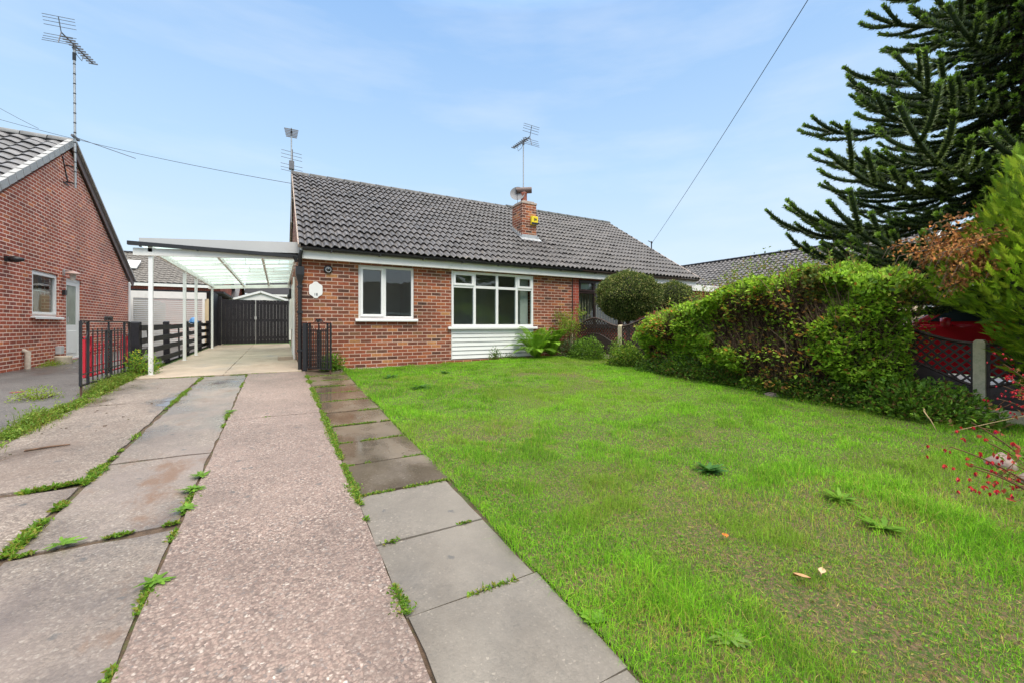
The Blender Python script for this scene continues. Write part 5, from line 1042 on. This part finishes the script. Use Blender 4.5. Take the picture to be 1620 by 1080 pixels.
# ---- monkey puzzle tree
def monkey_puzzle():
    TX, TY = 9.75, 1.5
    t = thing('monkey_puzzle_tree', 'huge dark monkey puzzle tree with rope like spiny branches at the right', 'tree', (TX, TY, .1))
    m = MB(); m.tube([(TX, TY, .0), (TX+.03, TY, 3), (TX, TY, 6), (TX, TY, 9.8)], [.21,.19,.14,.05], 12); m.build('trunk', M['bark'], t)
    paths = []          # (points, radius, tipflag)
    z = 2.1; k = 0
    while z < 9.7:
        Rm = float(np.interp(z, [2.0,2.7,3.5,4.4,6.1,9.7], [2.3,3.05,3.05,2.75,2.15,.5]))
        pass
        nb = 8
        for j in range(nb):
            a = 2*math.pi*j/nb+k*.83+rng.normal(0,.16); Rr = Rm*rng.uniform(.82, 1.1); s = np.linspace(0, 1, 16)
            droop = rng.uniform(.20,.34) if z < 6 else .14; rise = rng.uniform(.06,.16)
            bend = rng.normal(0,.25)
            aa = a+bend*s*s
            X = TX+np.cos(a)*Rr*s - np.sin(a)*bend*.3*Rr*s*s; Y_ = TY+np.sin(a)*Rr*s + np.cos(a)*bend*.3*Rr*s*s
            Z_ = z+rng.normal(0,.06) - droop*Rr*np.sin(s*math.pi*.75) + rise*Rr*s**4 + .05*Rr*s
            P = np.stack([X, Y_, Z_], 1); paths.append((P, .038))
            nsub = 5+int(Rr*2.8)
            for q in range(nsub):
                s0 = .10+.82*q/nsub+rng.normal(0,.02); i0 = s0*15; b0 = P[int(i0)]*(1-(i0 % 1))+P[min(15,int(i0)+1)]*(i0 % 1)
                sg = 1 if q % 2 else -1; T = nrm(P[min(15,int(i0)+1)]-P[int(i0)]); S = nrm(np.cross(T, [0,0,1.]))*sg
                L_ = Rr*rng.uniform(.20,.36)*(1.15-.4*s0); u = np.linspace(0, 1, 9)[:,None]
                Q = b0+T*L_*u*.75+S*L_*(.62*u-.12*u*u)+np.array([0,0,1.])*L_*(-.12*u+.27*u**2.6); paths.append((Q, .034))
        z += .32 if z < 5 else .33; k += 1
    for z in np.arange(2.2, 9, .16):
        for j in range(5):
            a = rng.uniform(0, 6.28); L_ = rng.uniform(.35, .9); s = np.linspace(0, 1, 8)
            paths.append((np.stack([TX+np.cos(a)*L_*s, TY+np.sin(a)*L_*s, z+.15*L_*np.sin(s*3)-.25*L_*s], 1), .034))
    m = MB(); ml = MB()
    for P, r in paths:
        seg = np.linalg.norm(np.diff(P, axis=0), axis=1); Ls = np.concatenate([[0], np.cumsum(seg)]); L_ = Ls[-1]
        m.tube(P, r*.8, 5, True, True, col=(.022,.040,.012))
        nl = int(L_*230); u = np.sort(rng.random(nl))*L_; C = np.stack([np.interp(u, Ls, P[:,i]) for i in range(3)], 1)
        T = nrm(np.stack([np.interp(np.minimum(u+.03,L_), Ls, P[:,i])-np.interp(np.maximum(u-.03,0), Ls, P[:,i]) for i in range(3)], 1))
        rd = rng.normal(size=(nl,3)); rd = nrm(rd-(rd*T).sum(1)[:,None]*T); tip = np.clip(1-(L_-u)/.22, 0, 1)
        w_ = r*(.75+.2*rng.random(nl))
        D = nrm(rd*.85+T*(.65+.6*tip[:,None])); c0 = pal([(.11,.165,.035),(.145,.205,.04),(.08,.12,.028)], nl, .18)
        c1 = np.array([.28,.44,.05]); col = c0*(1-tip[:,None]*.75)+c1*tip[:,None]*.75
        inner = np.hypot(C[:,0]-TX, C[:,1]-TY) < .9; dead = inner & (rng.random(nl) < .25); col[dead] = (.07,.045,.025)
        leaves(ml, C+rd*w_[:,None]*.55, D, rd, rng.uniform(.05,.068,nl)*(1+.15*tip), np.full(nl,.024), col, fold=.1, mid=.3)
        nt_ = 16; Dt = nrm(T[-1]*1.2+rng.normal(0,.6,(nt_,3))); leaves(ml, np.repeat(P[-1:], nt_, 0), Dt, rnd_dirs(nt_), .06, .024, np.repeat(c1[None], nt_, 0)*rng.uniform(.6,1.2,(nt_,1)), fold=.1)
    m.build('branches', leafmat('mp_branch', trans=0, rough=.8), t); ml.build('needles', leafmat('mp_leaf', rough=.4, trans=.08, spec=.5), t)
monkey_puzzle()

# ---- bright conifer
def spray(mb, P, D, U, L, col, n=9):
    """flat feathery sprays: P root, D direction, U facing; vectorised over many sprays"""
    N_ = len(P); D = nrm(D); S = nrm(np.cross(D, U)); L = np.broadcast_to(L, (N_,))[:,None]
    for k in range(n):
        f = k/(n-1); ln = L*(.38*(1-f)**.8+.07)
        for sg in (1, -1):
            leaves(mb, P+D*L*f*.9, nrm(D*1.0+S*sg*(.75-.2*f)+rng.normal(0,.12,(N_,3))), np.cross(S, D), ln[:,0], ln[:,0]*.14, col*rng.uniform(.8,1.2,(N_,1)), fold=.05)
    leaves(mb, P, D, np.cross(S, D), L[:,0]*1.05, L[:,0]*.12, col, fold=.05)
def conifer():
    c = np.array([6.98, .74, 1.70]); R_ = np.array([1.02,1.02,1.42]); t = thing('conifer', 'bright yellow green feathery conifer at the right edge in front of the trellis fence', 'tree', (c[0], c[1], .1))
    n = 10500; D = rnd_dirs(n); lump = 1+.38*(fbm(np.arctan2(D[:,1],D[:,0])*2.2+9, D[:,2]*3.2+9, 61, 2)-.5)*2
    q = (1-rng.random(n)**2*.45); P = c+D*R_*(q*lump)[:,None]-D*.08; lo = np.clip((1.55-P[:,2])/.25, 0, 1)[:,None]; P[:,:2] = c[:2]+(P[:,:2]-c[:2])*(1-.38*lo)
    dr = nrm(D*.7+np.array([0,0,.75])+rng.normal(0,.3,(n,3))); col = pal([(.15,.27,.02),(.20,.34,.025),(.10,.19,.015),(.26,.37,.035)], n, .25)
    m = MB(); spray(m, P, dr, nrm(D+rng.normal(0,.35,(n,3))), rng.uniform(.07,.155,n), col, n=13)
    m.build('foliage', M['leaf'], t)
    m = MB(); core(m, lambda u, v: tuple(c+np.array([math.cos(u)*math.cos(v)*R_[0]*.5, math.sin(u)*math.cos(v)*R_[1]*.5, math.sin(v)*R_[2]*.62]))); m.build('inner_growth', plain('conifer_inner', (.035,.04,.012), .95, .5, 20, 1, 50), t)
    m = MB(); m.tube([(c[0], c[1], .0), (c[0], c[1], 1.0)], .09, 8); m.build('trunk', M['bark'], t)
    t = thing('withered_branch', 'branch of withered orange brown leaves hanging left of the bright conifer', 'branch', (7.2, 1.2, 1.5))
    m = MB(); mt = MB(); root = np.array([7.3, .95, 2.25])
    for k in range(44):
        f = rng.random(); tip = np.array([6.30, 1.90, 1.98])*(1-f)+np.array([6.10, 1.35, 1.72])*f+rng.normal(0,.13,3)+[0,0,.10]; mid = (root+tip)/2+[0,0,.14]+rng.normal(0,.05,3)
        pts = [root+rng.normal(0,.05,3), mid, tip, tip+[-.05,.03,-.12]]; mt.tube(pts, [.007,.005,.003,.002], 4, col=(.1,.06,.04))
        q = 52; u = rng.uniform(.35,1,q)[:,None]; P = mid*(1-u)+tip*u+rng.normal(0,.045,(q,3)); leaves(m, P, nrm(rnd_dirs(q)+[0,0,-.8]), rnd_dirs(q), rng.uniform(.028,.055,q), rng.uniform(.018,.032,q), pal([(.58,.25,.07),(.44,.17,.05),(.62,.33,.11),(.28,.12,.05)], q, .2), fold=.5)
    mt.build('stems', leafmat('dead_stem', trans=0), t); m.build('leaves', leafmat('dead_leaf', rough=.8, trans=.15), t)
conifer()
shrub('broadleaf_creeper', 'fresh green creeper leaves scattered over the face of the conifer', 'creeper', (6.85, .95, 1.2), (.42,.42,1.15), 420, [(.12,.27,.05),(.16,.32,.08),(.10,.22,.03)], (.035,.06), stems=5)
shrub('yellow_shrub', 'loose light green shoots rising above the hedge in front of the right hand roof', 'shrub', (7.6, 4.1, 1.6), (.75,1.7,.95), 2600, [(.15,.25,.04),(.20,.28,.05),(.10,.17,.03),(.25,.2,.05)], (.03,.06), stems=22)

# ---- fuchsia
def flower(par, P, sc_=.6):
    for p in P:
        m = MB(); s = sc_*rng.uniform(.8,1.2); q = 5; D = nrm(np.stack([rng.normal(0,.5,q), rng.normal(0,.5,q), -np.ones(q)],1)); leaves(m, np.repeat(p[None],q,0), D, rnd_dirs(q), .032*s, .013*s, pal([(.55,.012,.02),(.45,.01,.02),(.60,.03,.03)], q, .1))
        leaves(m, np.repeat(p[None]-[0,0,.014*s],3,0), nrm(rng.normal(0,.2,(3,3))+[0,0,-1]), rnd_dirs(3), .025*s, .012*s, pal([(.35,.01,.08)],3,.1)); m.build('flower', FLM, par)
FLM = leafmat('fuchsia_flower', trans=.25, rough=.45)
def fuchsia(lab, root, tips, fl, nl, seed=0, lcol=((.13,.22,.04),(.35,.07,.05),(.10,.17,.03))):
    root = np.array(root, float); t = thing('fuchsia', lab, 'fuchsia', tuple(root)); ms = MB(); ml = MB(); mf = MB()
    for k, tip in enumerate(tips):
        tip = np.array(tip, float); b0 = root+rng.normal(0,.04,3)*[1,1,0]; mid = b0*.45+tip*.55+[0,0,.16]; s = np.linspace(0,1,14)[:,None]
        P = (1-s)**2*b0+2*s*(1-s)*mid+s*s*tip; ms.tube(P, np.linspace(.009,.0025,14), 5, col=(.14,.07,.035))
        for j in range(nl):
            u = rng.uniform(.35,1); p = P[int(u*13)]; tw = p+rnd_dirs(1)[0]*rng.uniform(.04,.13)+[0,0,-.015]; ms.tube([p, tw], [.002,.001], 3, col=(.22,.09,.04)); q = 3
            leaves(ml, tw+rng.normal(0,.01,(q,3)), rnd_dirs(q)+[0,0,-.2], rnd_dirs(q)+[0,0,1], rng.uniform(.02,.042,q), rng.uniform(.012,.022,q), pal(lcol, q, .15))
        if fl: flower(t, tip+rng.normal(0,.055,(fl,3))+[0,0,-.03])
        u = P[9:13]; flower(t, u[:2]+rng.normal(0,.04,(2,3))-[0,0,.04])
    ms.build('stems', leafmat('fuchsia_stem', trans=0, rough=.7), t); ml.build('leaves', M['leaf'], t)
def pt(px, py, t):          # camera ray point (used only to place garden shrub tips)
    u = (px-810)/654; v = (514-py)/654; return (t*(.4924+.8704*u), t*(.8704-.4924*u), CAMZ+t*v)
F1 = [(a, b, c-.07) for a, b, c in [(2.87,.62,.66),(2.94,.72,.73),(3.02,.67,.64),(3.11,.63,.75),(3.17,.66,.60),(3.35,.74,.80),(3.02,.52,.68),(3.3,.45,.66),(3.5,.4,.72)]]
fuchsia('fuchsia with drooping red flowers and bare arching stems at the right edge of the lawn', (3.75, .30, .02), F1, 5, 8)
fuchsia('red leaved fuchsia hanging over the concrete gravel board by the conifer', (5.75, .55, .15), [(5.05,.92,.86),(5.25,.98,.95),(5.15,.7,.98),(5.0,.78,.72),(5.2,1.0,.66),(5.3,.75,.62),(5.1,.95,.78),(5.2,.85,.85),(5.05,.6,.8),(5.35,.9,.75),(5.15,.7,.7)], 7, 14, lcol=((.35,.03,.04),(.4,.08,.05),(.2,.12,.04)))
for k, (p, s) in enumerate((((5.0, .95, .17), .12), ((4.75, .75, .15), .10))):
    m = MB(); V = rnd_dirs(40)*[1,.9,.6]*s*rng.uniform(.85,1.1,(40,1)); me = None
    nu, nv = 10, 6; vv = [(p[0]+math.cos(u)*math.cos(v)*s*(1+.15*math.sin(3*u)), p[1]+math.sin(u)*math.cos(v)*s*.8, p[2]+math.sin(v)*s*.6+.02*math.cos(2*u)) for v in np.linspace(-1.57,1.57,nv+1) for u in np.arange(nu)*2*math.pi/nu]
    m.add(vv, [(b*nu+a, b*nu+(a+1) % nu, (b+1)*nu+(a+1) % nu, (b+1)*nu+a) for b in range(nv) for a in range(nu)], True)
    tag(m.build('rock', M['stone'], origin=p), ['larger pinkish rock beneath the red leaved fuchsia', 'smaller pinkish rock closer to the lawn below the fuchsia'][k], 'rock')
m = MB(); m.tube([(5.95,1.55,.14),(5.92,1.6,.28),(5.95,1.66,.36),(6.02,1.68,.38),(6.06,1.66,.28)], .005, 5); m.tube([(5.95,1.55,.14),(6.1,1.35,.24),(6.35,1.1,.36),(6.6,.95,.42)], .004, 5); tag(m.build('dead_bramble_stems', plain('straw_stem', (.42,.30,.15), .8), origin=(6.2, 1.9, .2)), 'straw coloured dead bramble canes arching beside the mossy fence post', 'cane')

# ================================================================== GRASS AND WEEDS
def blades(m, P, H, Wd, col, lean=.5, vert=1.0):
    n = len(P); a = rng.uniform(0, 2*math.pi, n); ld = np.stack([np.cos(a), np.sin(a), 0*a], 1); b = rng.uniform(0, 2*math.pi, n); sd = np.stack([np.cos(b), np.sin(b), 0*b], 1)
    H = H[:,None]; Wd = Wd[:,None]; ln = (np.abs(rng.normal(0, lean, n)))[:,None]
    p1 = P+np.array([0,0,1.])*H*.55*vert+ld*H*ln*.30; p2 = P+np.array([0,0,1.])*H*(1-.35*np.minimum(ln,1.5))*vert+ld*H*ln*.95
    V = np.stack([P-sd*Wd/2, P+sd*Wd/2, p1+sd*Wd*.42, p1-sd*Wd*.42, p2], 1).reshape(-1,3); i = np.arange(n)[:,None]*5
    m.add(V, i+np.array([[0,1,2,3]]), False, np.repeat(col, 5, 0)); m.n -= 0
    # tip triangles share the same vertices
    m.f.append((i+np.array([[3,2,4]])+m.n-5*n).ravel().astype(np.int32)); m.lt.append(np.full(n, 3, np.int32)); m.sm.append(np.zeros(n, bool))
def lawn_grass():
    m = MB(); tot = 0
    bands = [(0, 1.9, 20000), (1.9, 2.8, 15000), (2.8, 4.0, 10500), (4.0, 6.0, 7000), (6.0, 9.0, 5000), (9, 12.5, 4200)]
    A = 6.4*10.8
    for r0, r1, dn in bands:
        n = int(A*dn*1.15); x = rng.uniform(1.0, 7.3, n); y = rng.uniform(-1.8, 9.0, n); d = np.hypot(x, y)
        fwd = x*.4924+y*.8704; side_ = x*.8704-y*.4924
        ok = (d >= r0) & (d < r1) & (x > lawn_left(y)-.02) & (y < lawn_far(x)) & (fwd > .25) & (side_ < fwd*1.32+.3)
        x = x[ok]; y = y[ok]; d = d[ok]; n = len(x)
        # sparse, dry areas in the near middle of the lawn
        pn = fbm(x*1.5+4, y*1.5, 71, 4); fn = fbm(x*6, y*6, 75, 2); big = fbm(x*.7+9, y*.7+2, 77, 2)
        near = np.exp(-((x-2.5)**2/1.9+(y-.9)**2/.8))*.30 + np.exp(-((x-4.6)**2/1.2+(y-6.4)**2/.7))*.11 + .06*np.exp(-((x-2.0)**2/.5+(y-4.6)**2/1.5))
        dry = np.clip((pn*.6+fn*.4-.60+near)*4.5, 0, 1)
        keep = rng.random(n) > dry*.45
        x, y, d, dry, pn, fn, big = [q[keep] for q in (x, y, d, dry, pn, fn, big)]; n = len(x)
        tuft = fbm(x*4+3, y*4, 81, 2); lush = np.clip((tuft-.46)*4, 0, 1); longg = np.exp(-((x-3.4)**2/.5+(y-1.0)**2/.35))+np.exp(-((x-1.45)**2/.05+(y-1.25)**2/.12))
        H = (.024+.036*lush+.075*np.clip(longg,0,1))*rng.uniform(.55,1.35,n)*(1-.4*dry)
        edge = np.clip(1-(x-lawn_left(y))/.08, 0, 1); H *= 1+.5*edge
        Wd = np.clip(.0011+.00045*d, .0017, .0055)*rng.uniform(.8,1.3,n)
        col = pal([(.145,.335,.012),(.185,.39,.014),(.105,.26,.010),(.22,.40,.025)], n, .26)
        col *= (1+.55*(big-.5)+.45*(fn-.5)-.14*lush)[:,None]; ol = np.clip((fbm(x*.95+31, y*.95+12, 85, 3)-.50)*5, 0, 1)[:,None]; col = col*(1-.45*ol)+np.array([.20,.235,.045])*.45*ol
        yl = rng.random(n) < (.05+.5*dry); col[yl] = pal([(.32,.30,.08),(.30,.22,.10),(.24,.28,.05),(.38,.30,.16)], yl.sum(), .18, [.3,.25,.35,.1])
        P = np.stack([x, y, lawn_z(x, y)-.004], 1); blades(m, P, H, Wd, col, lean=.85); tot += n
    print('grass blades', tot)
    tag(m.build('grass', M['grass']), 'bright green grass of the front lawn with dry yellow patches', kind='stuff')
lawn_grass()
def dryclutter():
    n = 26000; x = 1.15+5.6*rng.random(n)**1.4; y = -.5+8*rng.random(n)**1.3; pn = fbm(x*1.5+4, y*1.5, 71, 4)+.13*rng.random(n); near = np.exp(-((x-2.5)**2/1.9+(y-.9)**2/.8))*.3
    ok = (pn+near > .62); x = x[ok]; y = y[ok]; n = len(x); a = rng.uniform(0, 6.28, n); P = np.stack([x, y, lawn_z(x, y)+.008], 1)
    m = MB(); leaves(m, P, np.stack([np.cos(a), np.sin(a), rng.normal(.1,.15,n)],1), np.tile([0,0,1.],(n,1)), rng.uniform(.012,.05,n), rng.uniform(.0015,.0035,n), pal([(.36,.27,.14),(.24,.16,.08),(.42,.33,.2),(.18,.12,.07)], n, .25))
    q = 26000; xx = 1.2+5.4*rng.random(q)**1.5; yy = -.4+7.5*rng.random(q)**1.3; ok = fbm(xx*2.3+5, yy*2.3, 88, 3) > .47; xx = xx[ok]; yy = yy[ok]; q = len(xx)
    cv = MB(); leaves(cv, np.stack([xx, yy, lawn_z(xx, yy)+rng.uniform(.002,.02,q)], 1), nrm(rng.normal(0,1,(q,3))*[1,1,.3]), nrm(rng.normal(0,.35,(q,3))+[0,0,1]), rng.uniform(.008,.02,q), rng.uniform(.007,.015,q), pal([(.10,.22,.02),(.07,.16,.02),(.14,.24,.03),(.20,.14,.07)], q, .22, [.35,.3,.2,.15]))
    tag(cv.build('clover', M['grass']), 'low clover and moss leaves between the grass blades of the lawn', kind='stuff')
    tag(m.build('dead_grass_litter', M['grass']), 'straw coloured dead grass scattered in the thin part of the lawn', kind='stuff')
dryclutter()
# moss and weeds in the joints
def jointweeds():
    m = MB()
    def line(p, q, n, w_, gaps=.5, h=.02, zoff=.0, seed=0, big=(.012,.03)):
        p = np.array(p); q = np.array(q); u = rng.random(n); L_ = np.linalg.norm(q-p); dn = fbm(u*L_*4+seed, 0*u+seed*.37, 90, 3); ok = dn > gaps; u = u[ok]; dn = dn[ok]; k = len(u)
        d = (q-p)/L_; s = np.array([-d[1], d[0]]); XY = p+(q-p)*u[:,None]+s*rng.normal(0,1,(k,1))*w_*(.4+2.2*(dn-gaps))[:,None]
        P = np.stack([XY[:,0], XY[:,1], gz(XY[:,1])+zoff], 1); D = nrm(np.stack([rng.normal(0,1,k), rng.normal(0,1,k), rng.uniform(.2,1.1,k)],1))
        leaves(m, P+[0,0,h*.2]*rng.random((k,1)), D, nrm(rng.normal(0,.4,(k,3))+[0,0,1]), rng.uniform(*big,k), rng.uniform(big[0]*.5,big[1]*.5,k), pal([(.10,.22,.02),(.075,.17,.018),(.13,.25,.025),(.18,.20,.04)], k, .2))
    for y0, y1, g_ in ((.8,1.7,.54),(1.7,3.0,.44),(3.0,5.0,.30),(5.0,8.5,.32)): line((.455, y0), (.455, y1), int((y1-y0)*1500), .017, g_, zoff=.005, seed=3)
    for k, e_ in enumerate(edges):
        if e_ > 1.5: line((.48, e_), (1.10, e_), 420 if e_ > 2.9 else 260, .010, .36 if e_ > 2.9 else .52, seed=k*1.7, zoff=.0)
    for y0, y1, g_ in ((1.6,2.6,.56),(2.6,5.0,.52),(5.0,9.0,.50)): line((-.495, y0), (-.495, y1), int((y1-y0)*900), .018, g_, seed=11)
    line((-1.175, 3.0), (-1.175, 4.4), 2000, .020, .45, seed=5, big=(.015,.045)); line((-1.175, 4.4), (-1.175, 9.0), 2500, .016, .54, seed=7); line((-1.175, 6.8), (-1.15, 8.9), 1500, .018, .36, seed=8)
    line((-2.05, 3.80), (-1.2, 4.02), 1800, .017, .42, seed=13, big=(.015,.05)); line((-1.15, 2.99), (-.5, 3.04), 900, .016, .47, seed=15)
    line((-.48, 5.46), (.43, 5.46), 500, .012, .50, seed=17); line((-2.1, 9.04), (.4, 9.04), 1500, .018, .50, seed=19); line((1.02, 8.3), (1.3, 8.9), 500, .05, .3, seed=20)
    tag(m.build('weeds', M['leaf']), 'small bright weeds and moss growing in the paving and driveway joints', kind='stuff')
    # verge of weeds between the two drives
    m2 = MB(); n = 26000; y = rng.uniform(2.2, 11.5, n); wv = .042+.04*fbm(y*1.5, 0*y, 95); x = -2.2+rng.normal(0, 1, n)*wv+.05*(fbm(y*1.1,0*y+5,96)-.5); dn = fbm(x*3+8, y*2.2, 97, 3); ok = dn > .38; x = x[ok]; y = y[ok]; dn = dn[ok]; n = len(x)
    H = (.02+.16*np.clip(dn-.40,0,.4)*(1+1.5*(y > 6)))*rng.uniform(.5,1.4,n); blades(m2, np.stack([x,y,gz(y)-.01],1), H, rng.uniform(.003,.006,n), pal([(.12,.21,.02),(.09,.17,.02),(.20,.25,.05),(.28,.23,.08)], n, .2, [.3,.3,.25,.15]), lean=.7)
    k = 9000; i_ = rng.integers(0, n, k); P = np.stack([x[i_], y[i_], gz(y[i_])+rng.random(k)*H[i_]], 1); leaves(m2, P, nrm(rnd_dirs(k)+[0,0,.3]), nrm(rng.normal(0,.4,(k,3))+[0,0,1]), rng.uniform(.015,.045,k), rng.uniform(.01,.022,k), pal([(.12,.22,.03),(.09,.18,.02),(.17,.25,.04)], k, .2))
    m2.hc = True; tag(m2.build('verge_weeds', M['leaf']), 'strip of grass and weeds between the two driveways', kind='stuff')
jointweeds()
def rosette(name, lab, cat, c, R_, n, cols, lw=.03, up=.35, group=None):
    t = MB(); a = rng.uniform(0, 6.28, n); D = nrm(np.stack([np.cos(a), np.sin(a), rng.uniform(.05, up*2, n)], 1)); c = np.array(c, float); L_ = R_*rng.uniform(.6,1.1,n)
    P = np.repeat(c[None], n, 0)+rng.normal(0,.01,(n,3))*[1,1,0]; col = pal(cols, n, .15); S = np.stack([-np.sin(a), np.cos(a), 0*a], 1)
    s = np.linspace(0, 1, 7); V = []
    for i_, q in enumerate(s):
        C = P+D*(L_*q)[:,None]-np.array([0,0,1.])*(L_*q*q*.30)[:,None]; C[:,2] = np.maximum(C[:,2], c[2]+.008); wd = lw*math.sin(math.pi*min(1, q*.9+.08))**.8*(1.0 if i_ % 2 else .65); V += [C-S*wd/2, C+S*wd/2+[0,0,.002]]
    V = np.stack(V, 1).reshape(-1,3); F = [(2*k, 2*k+1, 2*k+3, 2*k+2) for k in range(6)]; t.add(V, (np.arange(n)[:,None,None]*14+np.array(F)).reshape(-1,4), True, np.repeat(col, 14, 0))
    return tag(t.build(name, M['leaf'], origin=tuple(c)), lab, cat, group)
DK = [(.04,.13,.025),(.06,.17,.03)]; LG = [(.09,.21,.02),(.12,.26,.025)]
def onlawn(x, y): return (x, y, gzf(x, y)+.005)
rosette('thistle', 'dark green spiky thistle standing alone in the middle of the lawn', 'weed', onlawn(2.93, 2.05), .14, 44, DK, .035, .6)
rosette('dock_plant', 'broad leaved dock plant in the lawn left of the long grass', 'weed', onlawn(3.02, 1.02), .15, 26, LG, .032, .5)
rosette('dock_plant', 'pale long leaved weed patch just beyond the dock plant', 'weed', onlawn(3.25, 1.32), .15, 30, LG, .026, .5)
rosette('dandelion_plant', 'dandelion leaves at the bottom corner of the last paving slab', 'weed', (1.13, 1.32, float(gz(1.3))+.01), .06, 26, LG, .03)
rosette('dandelion_plant', 'pale dandelion leaves in the lawn near the bottom of the picture', 'weed', onlawn(1.52, .98), .09, 24, [(.14,.25,.06)], .024)
rosette('dandelion_plant', 'dark weed tuft in the lawn near the left part of the house wall', 'weed', onlawn(1.75, 7.6), .2, 40, DK, .035, .5)
rosette('dandelion_plant', 'broad dark weed tuft in the lawn below the left front window', 'weed', onlawn(1.95, 6.4), .22, 40, DK, .035, .4)
rosette('dandelion_plant', 'small weed tuft in the lawn in front of the white boarding', 'weed', onlawn(2.8, 7.6), .15, 30, DK, .03, .5)
rosette('driveway_weed', 'leafy weed in the driveway joint near the bottom left', 'weed', (-.49, 2.42, float(gz(2.4))+.012), .065, 26, LG, .022)
rosette('driveway_weed', 'larger weed in the driveway joint beside the wet patches', 'weed', (-.51, 3.52, float(gz(3.5))+.012), .085, 34, LG, .022)
rosette('driveway_weed', 'weed tuft in the driveway joint just beyond the largest one', 'weed', (-.50, 3.78, float(gz(3.8))+.012), .075, 30, LG, .02)
rosette('driveway_weed', 'small weed tuft in the driveway joint nearest the wet puddle edge', 'weed', (-.50, 3.2, float(gz(3.2))+.012), .07, 24, LG, .02)
rosette('driveway_weed', 'single weed in the driveway joint halfway to the house', 'weed', (-.50, 5.9, float(gz(5.9))+.012), .08, 24, LG, .02)
rosette('driveway_weed', 'tiny weed in the joint between centre and worn strips', 'weed', (-.98, 3.02, float(gz(3))+.01), .08, 20, LG, .02)
shrub('verge_weed', 'flowering weed clump at the foot of the first carport post', 'weed', (-2.15, 9.75, .38), (.28,.45,.42), 1500, [(.14,.28,.03),(.10,.22,.02),(.45,.42,.05)], (.02,.05), stems=5, wts=[.5,.42,.08])
shrub('verge_weed', 'weed clump spreading onto the tarmac left of the iron gate', 'weed', (-2.75, 7.8, .30), (.25,.22,.16), 600, [(.16,.27,.03),(.22,.3,.05)], (.015,.035), stems=3)
shrub('verge_weed', 'yellowish weed at the left end of the verge', 'weed', (-2.55, 4.7, .18), (.08,.14,.14), 260, [(.2,.28,.05),(.4,.35,.06)], (.012,.03), stems=2)
shrub('verge_weed', 'sparse weeds at the foot of the left brick wall', 'weed', (-4.3, 13.0, .38), (.2,.8,.12), 700, [(.16,.27,.03),(.22,.3,.05)], (.02,.04), stems=3)
# fallen things
def fallen(lab, p, a, L_, W_, col, name='fallen_leaf'):
    m = MB(); c = np.array(p, float); s = np.linspace(0,1,7); d = np.array([math.cos(a), math.sin(a), 0]); n_ = np.array([-d[1], d[0], 0]); V = []
    for q in s:
        w_ = W_*math.sin(math.pi*(q*.9+.05)); C = c+d*L_*q; V += [C+n_*w_/2+[0,0,.012], C+[0,0,.002+.004*math.sin(q*5)], C-n_*w_/2+[0,0,.010]]
    m.add(V, [(3*k+j, 3*k+j+1, 3*k+j+4, 3*k+j+3) for k in range(6) for j in range(2)], True); tag(m.build(name, plain('fallen_'+lab[:5], col, .8), origin=tuple(c)), lab, 'leaf')
fallen('curled brown leaf on the thin grass in the lower middle of the lawn', (2.14, .98, gzf(2.1,1)+.03), 2.0, .07, .03, (.5,.27,.13))
fallen('pale beige leaf beside the curled brown leaf on the lawn', (2.21, .97, gzf(2.2,1)+.035), .3, .06, .03, (.6,.42,.25))
fallen('small orange leaf above the curled brown leaf on the lawn', (2.12, 1.38, gzf(2.1,1.4)+.03), .9, .04, .035, (.55,.17,.02))
m = MB(); m.tube([(-1.86, 5.05, .215), (-1.72, 5.08, .222), (-1.60, 5.10, .22)], [.008,.009,.006], 6); tag(m.build('stick', M['twig'], origin=(-1.7, 5.1, .21)), 'dark twig lying on the worn left strip of the driveway', 'stick')
m = MB()
for k in range(22): p = (-1.75+rng.normal(0,.25), 6.3+rng.normal(0,.8)); s = rng.uniform(.004,.013); m.box((p[0]-s, p[1]-s, float(gz(p[1]))+.004), (p[0]+s, p[1]+s*.6, float(gz(p[1]))+.008+s*.4))
tag(m.build('dirt_crumbs', M['soil']), 'dark dirt crumbs scattered on the worn driveway strip', kind='stuff')
m = MB(); m.lathe((6.2, 3.35, gzf(6.2,3.35)), [(.10,-.02),(.095,.02),(.05,.045),(0,.05)], 9); tag(m.build('flat_stone', M['stone'], origin=(6.2,3.35,.2)), 'flat pale stone on the grass at the foot of the hedge', 'stone')
